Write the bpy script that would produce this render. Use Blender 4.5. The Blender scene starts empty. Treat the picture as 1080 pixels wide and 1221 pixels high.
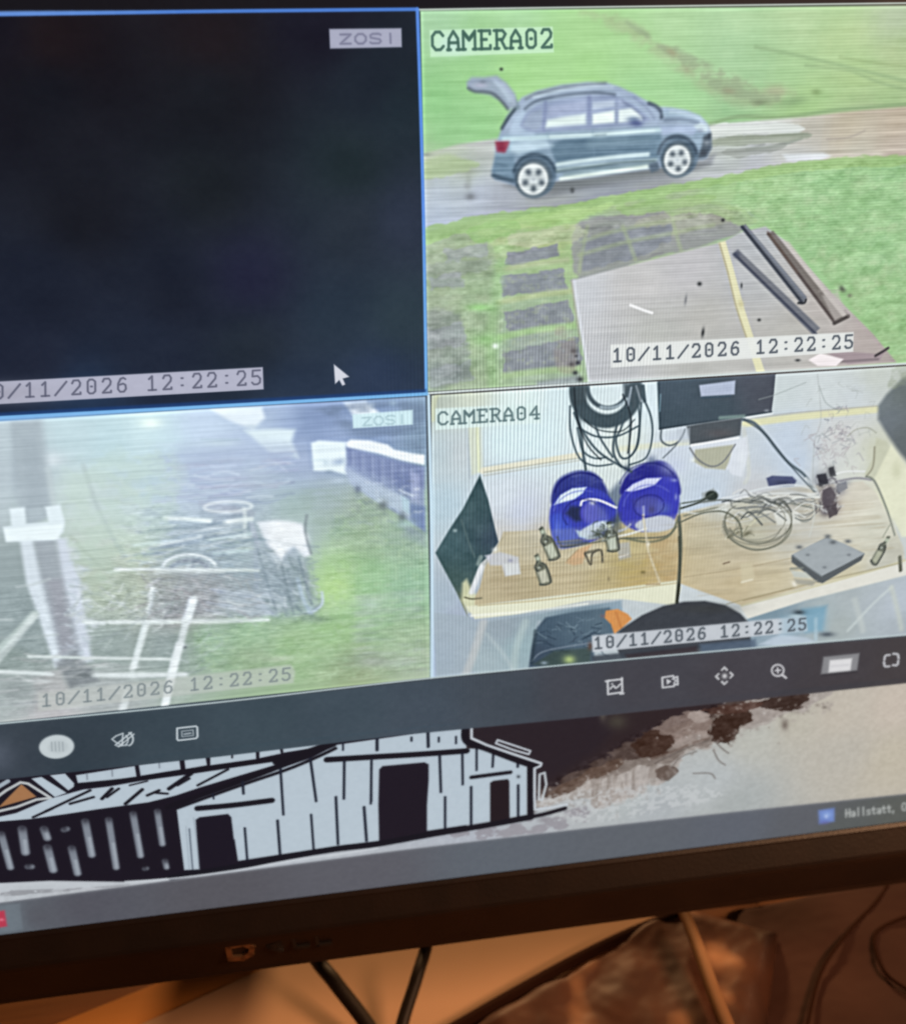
import bpy, bmesh, math, random
import numpy as np
from mathutils import Vector, Matrix, noise as mnoise

# ------------------------------------------------------------------ camera, world, light, exposure
sc = bpy.context.scene
COL = sc.collection
UNIT = 0.0955            # one video tile is this high (metres)
ASP = 16 / 9
F = 1260.0               # focal length in photo pixels (photo 1080 x 1221)
PW, PH = 1080.0, 1221.0
RX, RY, RZ, TX, TY, TZ = 0.45055, -0.14006, -0.07672, -0.07824, -0.34751, 3.05906
TILT = math.radians(6)   # the monitor leans back a little

def rot(ax, a):
    return np.array(Matrix.Rotation(a, 3, ax))
RB = rot('Z', RZ) @ rot('Y', RY) @ rot('X', RX)        # board -> camera (x right, y down, z forward)
TB = np.array([TX, TY, TZ])
# board (x right, y down, z into the screen) -> world (metres)
BW = np.array(Matrix.Rotation(-TILT, 3, 'X')) @ np.array([[1, 0, 0], [0, 0, 1], [0, -1, 0]]) * UNIT
V_TOP, V_BOT, V_BEZ = -0.26, 2.878, 3.185
U_L, U_R = -0.9, 2.2
base_pt = BW @ np.array([0, V_BEZ - 1, 0])
OFF = np.array([0, 0, 0.075 - base_pt[2]])

def b2w(x, y, z):
    return Vector(BW @ np.array([x, y, z]) + OFF)
cam_b = -RB.T @ TB
cam_w = b2w(*cam_b)
def camdir(v):           # camera axis vector -> world
    return Vector(BW @ (RB.T @ np.array(v))).normalized()
cx, cy, cz = camdir((1, 0, 0)), camdir((0, -1, 0)), camdir((0, 0, -1))
cam = bpy.data.cameras.new('camera'); camo = bpy.data.objects.new('camera', cam); COL.objects.link(camo)
camo.matrix_world = Matrix(((cx.x, cy.x, cz.x, cam_w.x), (cx.y, cy.y, cz.y, cam_w.y), (cx.z, cy.z, cz.z, cam_w.z), (0, 0, 0, 1)))
cam.sensor_fit = 'VERTICAL'; cam.sensor_height = 24.0; cam.lens = F / PH * 24.0
cam.clip_start = 0.01; cam.clip_end = 50
cam.dof.use_dof = True; cam.dof.focus_distance = 0.272; cam.dof.aperture_fstop = 9.5
sc.camera = camo

w = bpy.data.worlds.new('World'); sc.world = w; w.use_nodes = True
w.node_tree.nodes['Background'].inputs[0].default_value = (1.0, 0.62, 0.38, 1)
w.node_tree.nodes['Background'].inputs[1].default_value = 0.03
sc.view_settings.view_transform = 'Standard'; sc.view_settings.look = 'None'
sc.view_settings.exposure = 0; sc.view_settings.gamma = 1

def ray_plane(px, py, z):
    """the point of the horizontal plane at height z that stands at this place in the photograph"""
    d = Vector(BW @ (RB.T @ np.array([(px - PW / 2) / F, (py - PH / 2) / F, 1.0])))
    return cam_w + d * ((z - cam_w.z) / d.z)

def area(name, loc, target, power, size, color):
    l = bpy.data.lights.new(name, 'AREA'); l.energy = power; l.color = color; l.shape = 'DISK'; l.size = size
    o = bpy.data.objects.new(name, l); COL.objects.link(o); o.location = loc
    o.rotation_euler = (Vector(target) - Vector(loc)).to_track_quat('-Z', 'Y').to_euler()
area('warm_room_lamp', (0.12, 0.95, 0.42), (0.02, 0.10, 0.0), 8.0, 0.10, (1.0, 0.58, 0.27))
area('warm_bezel_fill', (0.62, -0.30, 0.62), (0.16, 0.0, 0.05), 4.6, 0.2, (1.0, 0.55, 0.30))  # unseen fill light, added close by to warm the bezel towards its right end

# ------------------------------------------------------------------ what the screen shows: a picture painted in screen coordinates
S = 520
CW = int(round((U_R - U_L) * ASP * S)); CH = int(round((V_BOT - V_TOP) * S))
def p2b(pts):
    """photo pixels -> board coordinates on the glass"""
    P = np.atleast_2d(np.asarray(pts, float))
    D = np.stack([(P[:, 0] - PW / 2) / F, (P[:, 1] - PH / 2) / F, np.ones(len(P))]).T @ RB
    t = -cam_b[2] / D[:, 2]
    return np.stack([cam_b[0] + D[:, 0] * t, cam_b[1] + D[:, 1] * t], 1)
def p2c(pts):
    b = p2b(pts)
    return np.stack([(b[:, 0] - (U_L - 1) * ASP) * S, (b[:, 1] - (V_TOP - 1)) * S], 1)
IMG = np.zeros((CH, CW, 3), np.float32)
def hx(c):
    if isinstance(c, str):
        c = c.lstrip('#'); return np.array([int(c[i:i + 2], 16) / 255 for i in (0, 2, 4)], np.float32)
    return np.array(c, np.float32)
def kat(p):               # canvas pixels per photo pixel round p
    x, y = np.mean(np.atleast_2d(p), 0)
    q = p2c([(x, y), (x + 1, y), (x, y + 1)])
    a, b = q[1] - q[0], q[2] - q[0]
    return math.sqrt(abs(a[0] * b[1] - a[1] * b[0]))
def smooth(pts, closed=False, n=7):
    P = np.asarray(pts, float); m = len(P)
    if m < 3: return P
    out = []
    rng = range(m if closed else m - 1)
    for i in rng:
        if closed: a, b, c, d = P[(i - 1) % m], P[i], P[(i + 1) % m], P[(i + 2) % m]
        else: a, b, c, d = P[max(i - 1, 0)], P[i], P[i + 1], P[min(i + 2, m - 1)]
        for j in range(n):
            t = j / n
            out.append(.5 * ((2 * b) + (-a + c) * t + (2 * a - 5 * b + 4 * c - d) * t * t + (-a + 3 * b - 3 * c + d) * t ** 3))
    if not closed: out.append(P[-1])
    return np.array(out)
def bbox(q, pad):
    x0 = max(int(q[:, 0].min() - pad), 0); x1 = min(int(q[:, 0].max() + pad) + 2, CW)
    y0 = max(int(q[:, 1].min() - pad), 0); y1 = min(int(q[:, 1].max() + pad) + 2, CH)
    return x0, x1, y0, y1
def segdist(X, Y, a, b):
    d = b - a; L = float(d @ d) + 1e-9
    t = np.clip(((X - a[0]) * d[0] + (Y - a[1]) * d[1]) / L, 0, 1)
    return np.sqrt((X - a[0] - t * d[0]) ** 2 + (Y - a[1] - t * d[1]) ** 2)
def pmask(q, soft):
    x0, x1, y0, y1 = bbox(q, soft + 1)
    if x1 <= x0 or y1 <= y0: return None
    X, Y = np.meshgrid(np.arange(x0, x1, dtype=np.float32) + .5, np.arange(y0, y1, dtype=np.float32) + .5)
    ins = np.zeros(X.shape, bool); D = np.full(X.shape, soft + 1, np.float32)
    for i in range(len(q)):
        a, b = q[i], q[(i + 1) % len(q)]
        if a[1] != b[1]:
            r0 = max(int(min(a[1], b[1]) - y0 - 1), 0); r1 = min(int(max(a[1], b[1]) - y0 + 2), Y.shape[0])
            if r1 > r0:
                yy = Y[r0:r1]
                c = (yy > min(a[1], b[1])) & (yy <= max(a[1], b[1])) & (X[r0:r1] < (b[0] - a[0]) * (yy - a[1]) / (b[1] - a[1]) + a[0])
                ins[r0:r1] ^= c
        sx0 = max(int(min(a[0], b[0]) - soft - 2 - x0), 0); sx1 = int(max(a[0], b[0]) + soft + 3 - x0)
        sy0 = max(int(min(a[1], b[1]) - soft - 2 - y0), 0); sy1 = int(max(a[1], b[1]) + soft + 3 - y0)
        if sx1 > sx0 and sy1 > sy0:
            D[sy0:sy1, sx0:sx1] = np.minimum(D[sy0:sy1, sx0:sx1], segdist(X[sy0:sy1, sx0:sx1], Y[sy0:sy1, sx0:sx1], a, b))
    sd = np.where(ins, D, -D)
    m = np.clip(sd / (2 * soft) + .5, 0, 1); m = m * m * (3 - 2 * m)
    return (x0, x1, y0, y1), m
CLIP = [None]
def comp(box, m, col):
    x0, x1, y0, y1 = box
    if CLIP[0] is not None: m = m * CLIP[0][y0:y1, x0:x1]
    r = IMG[y0:y1, x0:x1]
    r += m[..., None] * (col - r)
def clip(pts):
    """keep what is painted next inside this outline"""
    CLIP[0] = None
    if pts is None: return
    (x0, x1, y0, y1), m = pmask(p2c(pts), .8)
    c = np.zeros((CH, CW), np.float32); c[y0:y1, x0:x1] = m; CLIP[0] = c
def poly(pts, col, soft=1.0, a=1.0, curve=False):
    P = smooth(pts, True) if curve else np.asarray(pts, float)
    k = kat(P); r = pmask(p2c(P), max(soft * k, .6))
    if r: comp(r[0], r[1] * a, hx(col))
def line(pts, wd, col, soft=.9, a=1.0, curve=True):
    P = smooth(pts) if curve and len(pts) > 2 else np.asarray(pts, float)
    k = kat(P); q = p2c(P); hw = wd * k / 2; s = max(soft * k, .6)
    x0, x1, y0, y1 = bbox(q, hw + s + 1)
    if x1 <= x0 or y1 <= y0: return
    M = np.zeros((y1 - y0, x1 - x0), np.float32)
    for i in range(len(q) - 1):
        bx = bbox(q[i:i + 2], hw + s + 1)
        if bx[1] <= bx[0] or bx[3] <= bx[2]: continue
        X, Y = np.meshgrid(np.arange(bx[0], bx[1], dtype=np.float32) + .5, np.arange(bx[2], bx[3], dtype=np.float32) + .5)
        d = segdist(X, Y, q[i], q[i + 1]); m = np.clip((hw + s - d) / (2 * s), 0, 1); m = m * m * (3 - 2 * m)
        v = M[bx[2] - y0:bx[3] - y0, bx[0] - x0:bx[1] - x0]; np.maximum(v, m, out=v)
    comp((x0, x1, y0, y1), M * a, hx(col))
def epts(cx_, cy_, rx, ry, ang=0, a0=0, a1=360, n=36):
    t = np.radians(np.linspace(a0, a1, n, endpoint=(a1 - a0) < 360)); g = math.radians(ang)
    x, y = rx * np.cos(t), ry * np.sin(t)
    return np.stack([cx_ + x * math.cos(g) - y * math.sin(g), cy_ + x * math.sin(g) + y * math.cos(g)], 1)
def ell(cx_, cy_, rx, ry, col, soft=1.0, a=1.0, ang=0):
    poly(epts(cx_, cy_, rx, ry, ang), col, soft, a)
def arc(cx_, cy_, rx, ry, a0, a1, wd, col, soft=.9, a=1.0, ang=0):
    line(epts(cx_, cy_, rx, ry, ang, a0, a1, 30), wd, col, soft, a, curve=False)
def blob(x, y, rx, ry, col, a=1.0, ang=0):
    q = p2c(epts(x, y, rx * 2.4, ry * 2.4, ang, n=12)); x0, x1, y0, y1 = bbox(q, 1)
    if x1 <= x0 or y1 <= y0: return
    c = p2c([(x, y), (x + 1, y), (x, y + 1)]); J = np.array([c[1] - c[0], c[2] - c[0]]).T; Ji = np.linalg.inv(J)
    X, Y = np.meshgrid(np.arange(x0, x1, dtype=np.float32) - c[0, 0], np.arange(y0, y1, dtype=np.float32) - c[0, 1])
    px = Ji[0, 0] * X + Ji[0, 1] * Y; py = Ji[1, 0] * X + Ji[1, 1] * Y; g = math.radians(ang)
    ux = (px * math.cos(g) + py * math.sin(g)) / rx; uy = (-px * math.sin(g) + py * math.cos(g)) / ry
    m = np.exp(-(ux * ux + uy * uy)); comp((x0, x1, y0, y1), m * a * (m > .004), hx(col))
def upsize(A, h, w_):
    ys = np.linspace(0, A.shape[0] - 1.001, h); xs = np.linspace(0, A.shape[1] - 1.001, w_)
    yi = ys.astype(int); xi = xs.astype(int); fy = (ys - yi).astype(np.float32); fx = (xs - xi).astype(np.float32)
    fy = fy * fy * (3 - 2 * fy); fx = fx * fx * (3 - 2 * fx)
    fy = fy.reshape((-1, 1) + (1,) * (A.ndim - 2)); fx = fx.reshape((1, -1) + (1,) * (A.ndim - 2))
    R0 = A[yi]; R1 = A[yi + 1]; R = R0 * (1 - fy) + R1 * fy
    return R[:, xi] * (1 - fx) + R[:, xi + 1] * fx
RNG = np.random.RandomState(7)
def fbm(sx, sy, octs=3):
    out = np.zeros((CH, CW), np.float32); amp = 1; tot = 0
    for o in range(octs):
        g = RNG.rand(int(CH / (sy / 2 ** o)) + 3, int(CW / (sx / 2 ** o)) + 3).astype(np.float32)
        out += amp * upsize(g, CH, CW); tot += amp; amp *= .6
    out /= tot; out -= out.mean(); out /= out.std() * 2.2
    return out                      # about -1 .. 1
N = {'fine': fbm(7, 6, 2), 'mid': fbm(22, 16, 3), 'big': fbm(90, 60, 4), 'str': fbm(60, 7, 3), 'strv': fbm(8, 70, 2), 'blades': fbm(26, 6, 2), 'ink': fbm(40, 34, 5), 'hair': fbm(110, 4, 2), 'rough': fbm(46, 22, 5), 'tuft': fbm(16, 9, 3), 'mid2': fbm(46, 22, 4), 'patch': fbm(70, 34, 4)}
def field(pts, samples, soft=1.0, pw=3.0):
    """fill an outline with colours blended between sample points"""
    q = p2c(pts); k = kat(pts); r = pmask(q, max(soft * k, .6))
    (x0, x1, y0, y1), m = r
    gh = max((y1 - y0) // 12, 2) + 1; gw = max((x1 - x0) // 12, 2) + 1
    Y, X = np.meshgrid(np.linspace(y0, y1, gh), np.linspace(x0, x1, gw), indexing='ij')
    A = np.zeros((gh, gw, 3)); Wt = np.zeros((gh, gw))
    for (sx, sy, c) in samples:
        cpt = p2c([(sx, sy)])[0]
        wt = 1 / (((X - cpt[0]) ** 2 + (Y - cpt[1]) ** 2) / 400 + 1.0) ** (pw / 2)
        A += wt[..., None] * hx(c); Wt += wt
    A = (A / Wt[..., None]).astype(np.float32)
    comp((x0, x1, y0, y1), m, upsize(A, y1 - y0, x1 - x0))
def grain(pts, key, amp, soft=3.0, tint=(1, 1, 1)):
    """light and dark variation of what is already painted"""
    r = pmask(p2c(pts), soft * kat(pts)); (x0, x1, y0, y1), m = r
    n = N[key][y0:y1, x0:x1]
    IMG[y0:y1, x0:x1] += (m * n * amp)[..., None] * np.array(tint, np.float32)
SOFTER = [1.0, 1.0]
def mottle(pts, col, key, th, sharp=.25, a=1.0, soft=4.0, curve=True):
    sharp *= SOFTER[0]; a *= SOFTER[1]
    P = smooth(pts, True, 5) if curve else np.asarray(pts, float)
    r = pmask(p2c(P), soft * kat(P))
    if not r: return
    (x0, x1, y0, y1), m = r
    n = N[key][y0:y1, x0:x1]
    g = np.clip((n + (m - .5) * .8 - th) / sharp, 0, 1) * m
    comp((x0, x1, y0, y1), g * a, hx(col))
def ragged(pts, col, key='rough', rag=8, sharp=.35, a=1.0, amt=.6, curve=True):
    """an area with a torn, noisy edge"""
    P = smooth(pts, True, 5) if curve else np.asarray(pts, float)
    r = pmask(p2c(P), rag * kat(P))
    if not r: return
    (x0, x1, y0, y1), m = r
    gq = np.clip(((m - .5) * 2 + N[key][y0:y1, x0:x1] * amt * (1 - np.abs(2 * m - 1) ** 3)) / sharp + .5, 0, 1) * (m > .01)
    comp((x0, x1, y0, y1), gq * a, hx(col))
def punch(pts, k, mid, sat=1.0):
    """more contrast round a middle tone"""
    r = pmask(p2c(pts), 1); (x0, x1, y0, y1), m = r
    A = IMG[y0:y1, x0:x1]; L = A @ np.array([.3, .59, .11], np.float32); Lm = float(np.dot(mid, [.3, .59, .11]))
    T = (L + (L - Lm) * (k - 1))[..., None] + (A - L[..., None]) * sat
    A += m[..., None] * (T - A)
def strokes(x0, y0, x1, y1, n, cols, ln, wd, ang, spread, seed, a=.7, bend=.25, soft=.9):
    rr = random.Random(seed)
    for i in range(n):
        x = rr.uniform(x0, x1); y = rr.uniform(y0, y1); g = math.radians(ang + rr.uniform(-spread, spread)); L = ln * rr.uniform(.4, 1.3)
        dx, dy = math.cos(g) * L / 2, math.sin(g) * L / 2; b = rr.uniform(-bend, bend)
        line([(x - dx, y - dy), (x - dy * b, y + dx * b), (x + dx, y + dy)], wd * rr.uniform(.5, 1.4), rr.choice(cols), soft, a * rr.uniform(.5, 1))
def soften(pts, sig, amt=0):
    (x0, x1, y0, y1), m = pmask(p2c(pts), .8)
    r = int(sig * 3) + 1; kk = np.exp(-.5 * (np.arange(-r, r + 1) / sig) ** 2).astype(np.float32); kk /= kk.sum()
    A = IMG[y0:y1, x0:x1].copy()
    for ax in (0, 1):
        Pd = np.pad(A, [(r, r) if i == ax else (0, 0) for i in range(3)], mode='edge'); n = A.shape[ax]
        A = sum(k_ * (Pd[i:i + n] if ax == 0 else Pd[:, i:i + n]) for i, k_ in enumerate(kk))
    O = IMG[y0:y1, x0:x1]; T = A if amt == 0 else O + amt * (O - A)
    IMG[y0:y1, x0:x1] += m[..., None] * (T - O)
def veil(pts, col, a, soft=2.0):
    poly(pts, col, soft, a)
# a small stroke alphabet, box 0..1 by 0..1, y down
G = {
 '0': [[(.2, .15), (.35, 0), (.6, 0), (.8, .15), (.8, .85), (.62, 1), (.35, 1), (.2, .85), (.2, .15)], [(.46, .5), (.54, .5)]],
 '1': [[(.25, .2), (.5, 0), (.5, 1)], [(.2, 1), (.8, 1)]],
 '2': [[(.18, .2), (.3, 0), (.68, 0), (.82, .2), (.78, .42), (.18, 1), (.84, 1), (.84, .88)]],
 '3': [[(.18, .12), (.35, 0), (.68, 0), (.82, .2), (.68, .46), (.42, .48)], [(.68, .48), (.84, .72), (.68, 1), (.32, 1), (.16, .86)]],
 '4': [[(.7, 1), (.7, 0), (.15, .66), (.9, .66)], [(.55, 1), (.86, 1)]],
 '5': [[(.84, 0), (.24, 0), (.2, .42), (.62, .4), (.84, .6), (.8, .88), (.6, 1), (.3, 1), (.16, .86)]],
 '6': [[(.78, .1), (.62, 0), (.4, .06), (.2, .4), (.18, .8), (.35, 1), (.65, 1), (.82, .8), (.78, .52), (.6, .42), (.24, .5)]],
 '/': [[(.95, .05), (.05, 1)]], ':': [[(.45, .26), (.55, .26)], [(.45, .78), (.55, .78)]], ' ': [],
 'C': [[(.86, .22), (.66, .02), (.36, .02), (.14, .25), (.14, .75), (.36, .98), (.68, .98), (.88, .8)]],
 'A': [[(.08, 1), (.3, 1)], [(.16, 1), (.2, .4), (.5, 0), (.8, .4), (.84, 1)], [(.72, 1), (.95, 1)], [(.2, .62), (.8, .62)]],
 'M': [[(.1, 1), (.1, 0), (.5, .42), (.9, 0), (.9, 1)], [(.16, .15), (.5, .5), (.84, .15)], [(0, 1), (.24, 1)], [(.76, 1), (1, 1)]],
 'E': [[(.86, .18), (.86, 0), (.1, 0)], [(.28, 0), (.28, 1)], [(.1, 1), (.88, 1), (.88, .82)], [(.28, .48), (.62, .48)]],
 'R': [[(.08, 0), (.66, 0), (.86, .2), (.66, .5), (.28, .5)], [(.26, 0), (.26, 1)], [(.1, 1), (.4, 1)], [(.55, .5), (.84, 1), (.95, 1)]],
 'Z': [[(.06, .02), (.94, .02), (.06, .98), (.94, .98)]], 'O': [[(.3, 0), (.7, 0), (.95, .3), (.95, .7), (.7, 1), (.3, 1), (.05, .7), (.05, .3), (.3, 0)]],
 'S': [[(.94, .1), (.8, 0), (.25, 0), (.06, .15), (.1, .4), (.85, .58), (.95, .8), (.8, 1), (.2, 1), (.05, .9)]], 'I': [[(.5, 0), (.5, 1)]],
 'H': [[(.12, 0), (.12, 1)], [(.88, 0), (.88, 1)], [(.12, .5), (.88, .5)]], 'a': [[(.2, .4), (.7, .38), (.8, .5), (.8, 1)], [(.8, .66), (.25, .7), (.2, .95), (.6, 1), (.8, .85)]],
 'l': [[(.5, -.05), (.5, 1)]], 's': [[(.8, .42), (.3, .4), (.25, .6), (.75, .75), (.75, .97), (.2, .98)]], 't': [[(.45, .1), (.45, .9), (.6, 1), (.8, .95)], [(.15, .38), (.8, .38)]],
 ',': [[(.3, .9), (.2, 1.2)]],
}
def text(s, tl, tr, br, bl, wd, col, a=1.0, soft=.8, gap=.18):
    """letters laid out evenly inside an outline given by its four corners in the photograph"""
    q = p2c([tl, tr, br, bl]); n = len(s); k = kat([tl, tr, br, bl])
    for i, ch in enumerate(s):
        for st in G[ch]:
            pts = []
            for (x, y) in st:
                u = (i + gap / 2 + x * (1 - gap)) / n
                pts.append((q[0] * (1 - u) + q[1] * u) * (1 - y) + (q[3] * (1 - u) + q[2] * u) * y)
            pts = np.array(pts); hw = wd * k / 2; sf = max(soft * k, .6); x0, x1, y0, y1 = bbox(pts, hw + sf + 1)
            if x1 <= x0 or y1 <= y0: continue
            X, Y = np.meshgrid(np.arange(x0, x1, dtype=np.float32) + .5, np.arange(y0, y1, dtype=np.float32) + .5)
            D = np.full(X.shape, 99, np.float32)
            for j in range(len(pts) - 1): D = np.minimum(D, segdist(X, Y, pts[j], pts[j + 1]))
            m = np.clip((hw + sf - D) / (2 * sf), 0, 1)
            comp((x0, x1, y0, y1), m * m * (3 - 2 * m) * a, hx(col))

# ---- window behind everything
field([(-1300, -300), (1900, -300), (1900, 1300), (-1300, 1300)], [(0, 0, '#15151b'), (500, 2, '#17171d'), (1000, 0, '#2a2423'), (1080, 0, '#3a2c26'), (0, 900, '#3f4c57'), (1080, 800, '#4b4a52')])

# ---- tile 2: yard with a parked car
T2 = [(500.5, 12), (1290, 4), (1200, 426), (1080, 433.5), (510, 467)]
clip(T2); SOFTER[:] = [2.2, .8]
field(T2, [(520, 20, '#a5d7a6'), (560, 80, '#98d58b'), (520, 120, '#8ed287'), (530, 160, '#8fcf88'), (570, 150, '#93d48b'), (620, 85, '#a0dc88'), (650, 60, '#a3dc8c'), (620, 25, '#a6daa0'), (700, 40, '#a6da90'), (700, 80, '#a4de8c'), (760, 60, '#a6da92'), (800, 30, '#b0dba0'), (860, 30, '#acd6a0'), (950, 30, '#aed29a'), (1000, 50, '#b2d294'), (1070, 20, '#b8caa8'),
           (1070, 60, '#b2ca92'), (1020, 90, '#aacd8a'), (940, 90, '#a2cd90'), (900, 80, '#a2ce98'), (870, 60, '#a8d4a0'), (760, 110, '#a2dc98'), (820, 110, '#a0d896'), (870, 128, '#96c890'), (960, 120, '#a2cd86'), (1050, 115, '#a2c888'), (1040, 140, '#a6b88e'),
           (520, 200, '#b8c8a8'), (540, 230, '#bac8dc'), (600, 280, '#a8c690'), (560, 300, '#a6be90'), (530, 340, '#a6be9c'), (520, 400, '#a4b6a8'), (570, 360, '#a2c498'), (570, 410, '#9cc48e'), (540, 450, '#a8b8a8'), (580, 455, '#a6c498'), (620, 410, '#a0b0a8'), (700, 240, '#a4c884'), (760, 235, '#9ac880'), (850, 220, '#a0cc88'), (900, 215, '#a2cf8a'), (980, 220, '#9cd092'), (1060, 215, '#9ed094'), (900, 250, '#a0cc90'), (1000, 280, '#98c98c'), (1060, 300, '#9ed094'), (960, 300, '#9ccc90'), (1040, 360, '#98c888'), (1070, 400, '#9cc88a'), (650, 270, '#a6c480'), (750, 260, '#a8b890'), (820, 255, '#a8b49a')])
grain([(502, 14), (1280, 6), (1260, 120), (800, 140), (503, 190)], 'str', .018)
grain([(860, 14), (1280, 6), (1260, 120), (860, 135)], 'big', .03, tint=(1, .6, .6))
# weedy ditch and tyre tracks in the field
mottle([(690, 14), (735, 16), (790, 48), (850, 78), (905, 98), (945, 104), (950, 120), (905, 128), (860, 122), (820, 96), (770, 60), (720, 30)], '#aaae8c', 'mid', -.5, .5, .5, 8)
mottle([(740, 22), (800, 52), (870, 85), (925, 108), (925, 122), (870, 116), (830, 92), (780, 55)], '#94a888', 'mid', .0, .4, .6, 4)
blob(820, 84, 10, 5, '#a49c80', .35, 25); blob(868, 108, 9, 4, '#a09478', .4, 10); blob(905, 122, 10, 4, '#7f9070', .7); blob(945, 120, 18, 6, '#85a878', .6, -10); blob(972, 109, 6, 4, '#78985e', .6); blob(800, 62, 8, 4, '#a89474', .4, 30)
blob(925, 108, 16, 6, '#b4b894', .6)
line([(900, 56), (950, 66), (1010, 80), (1085, 98)], 3.5, '#8fb280', 2.4, .55)
line([(960, 78), (1010, 84), (1050, 99), (1085, 108)], 3, '#8fb07e', 2.4, .5)
line([(1000, 68), (1050, 76), (1085, 80)], 2.5, '#92ae74', 2, .4)
line([(840, 150), (880, 139), (930, 140), (1000, 131), (1090, 124)], 4, '#86a678', 2.4, .65)
# track
TR = [(495, 186), (545, 172), (600, 164), (800, 150), (843, 149), (900, 144), (960, 139), (1000, 134), (1090, 126), (1300, 110), (1300, 170), (1090, 187), (1000, 190), (955, 194), (900, 204), (850, 214), (770, 227), (700, 240), (645, 252), (560, 262), (495, 281)]
field(TR, [(510, 195, '#b8c4a4'), (540, 180, '#bccab4'), (570, 175, '#c0c4c4'), (560, 195, '#b2c2b4'), (520, 225, '#b8c6da'), (520, 262, '#b4c4da'), (570, 230, '#b8c4da'), (600, 235, '#a8b0be'), (650, 235, '#9ea6a8'), (720, 218, '#9aa4b0'), (790, 212, '#a0a8ac'), (860, 155, '#ccd6d2'), (930, 152, '#ccd4ce'), (870, 170, '#bcc8bc'), (850, 195, '#b4bcc0'), (900, 188, '#bcc2cc'), (955, 186, '#ccd4da'), (960, 155, '#bcb8a8'), (960, 172, '#b8b6ac'), (1000, 160, '#c0b6a2'), (1070, 145, '#c2b49e'), (1070, 175, '#c4b8aa'), (1020, 184, '#c4c2b2'), (1010, 145, '#beb49a')], 2.5)
grain(TR, 'str', .025)
poly([(500, 196), (530, 184), (548, 188), (566, 197), (540, 204), (500, 212)], '#b0c898', 4, .8, True)
blob(505, 184, 8, 2, '#7a8c84', .6); blob(556, 203, 12, 8, '#a4b098', .6); blob(558, 214, 4, 12, '#9aa69c', .5)
blob(560, 234, 6, 4.5, '#8a929c', .95); blob(556, 221, 4, 4, '#a0a8ae', .6)
line([(846, 158), (880, 152), (950, 157)], 8, '#d6e0de', 3, .8)
line([(845, 169), (880, 166), (930, 162), (962, 160)], 4, '#98a494', 1.8, .75)
line([(890, 178), (925, 174), (955, 165)], 3.5, '#8c9a90', 2, .7); line([(845, 184), (885, 180), (910, 172)], 3.5, '#98a09c', 2, .6)
poly([(932, 184), (980, 182), (990, 186), (972, 193), (938, 192)], '#d8e0e6', 2.5, .85); blob(1045, 183, 10, 3, '#dad8c4', .7); line([(985, 166), (1010, 164), (1030, 156)], 2, '#a49c94', 1.5, .5)
ragged([(848, 166), (880, 162), (930, 160), (965, 158), (960, 166), (900, 172), (852, 174)], '#9aa694', 'tuft', 4, .5, .7); ragged([(860, 180), (905, 176), (935, 170), (930, 178), (880, 188)], '#98a09a', 'tuft', 4, .5, .6); ragged([(846, 150), (880, 146), (945, 148), (955, 156), (880, 160), (846, 163)], '#d8e0dc', 'tuft', 4, .6, .8); ragged([(503, 200), (550, 188), (570, 196), (545, 206), (505, 214)], '#acc496', 'tuft', 6, .5, .7)
# shadow of the car
poly([(586, 208), (640, 238), (700, 226), (800, 213), (848, 196), (852, 184), (800, 195), (690, 203), (620, 206)], '#8e96a0', 4, .85)
poly([(655, 214), (780, 196), (785, 207), (700, 220), (660, 224)], '#7f8a90', 3, .9)
# verge
VG = [(503, 284), (560, 266), (630, 250), (700, 238), (770, 226), (850, 214), (905, 203), (960, 193), (1090, 187), (1300, 175), (1290, 430), (1200, 430), (1064, 433), (1040, 395), (985, 335), (935, 284), (880, 262), (800, 262), (700, 276), (640, 296), (600, 318), (590, 455), (505, 470)]
mottle(VG, '#98c480', 'blades', -.1, .8, .4, 4, False)
mottle(VG, '#b6c89c', 'mid', .15, .6, .5, 4, False)
GR = [(880, 215), (960, 196), (1090, 190), (1300, 180), (1290, 430), (1066, 433), (985, 330), (930, 275), (860, 255)]
mottle(GR, '#84bc78', 'blades', 0, .7, .6, 6, False); mottle(GR, '#b2dca4', 'blades', .35, .6, .5, 6, False); mottle(GR, '#7fae78', 'fine', .5, .5, .35, 6, False)
mottle([(505, 380), (545, 385), (560, 440), (530, 462), (508, 462)], '#8e9e98', 'mid', -.3, .5, .7, 6); mottle([(505, 305), (580, 300), (590, 330), (510, 345)], '#98ab98', 'str', -.3, .5, .55, 6)
mottle([(560, 285), (640, 262), (760, 245), (840, 228), (860, 240), (760, 262), (640, 292), (570, 305)], '#96d078', 'mid', -.3, .5, .5, 6)
mottle([(560, 275), (690, 265), (700, 300), (600, 310)], '#c0c894', 'blades', 0, .5, .6, 6)
mottle([(690, 262), (760, 248), (850, 240), (900, 262), (850, 290), (760, 312), (700, 325)], '#9aa2a8', 'str', -.55, .6, .8, 6)
mottle([(715, 262), (800, 252), (850, 250), (830, 268), (760, 272)], '#a8b890', 'mid', -.2, .5, .6, 4)
blob(853, 262, 7, 7, '#97805a', .6); blob(868, 268, 10, 6, '#a8a888', .6); blob(740, 293, 2, 3, '#4f5850', .9); line([(776, 304), (790, 301)], 1.6, '#555a56')
ragged([(503, 292), (580, 285), (592, 330), (588, 455), (505, 468)], '#9db092', 'mid2', 16, .6, .55)
ragged([(506, 372), (545, 376), (556, 420), (545, 452), (508, 458)], '#8f9c98', 'mid2', 16, .6, .6); ragged([(510, 318), (575, 308), (578, 322), (512, 334)], '#98a69a', 'tuft', 8, .6, .6)
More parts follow.
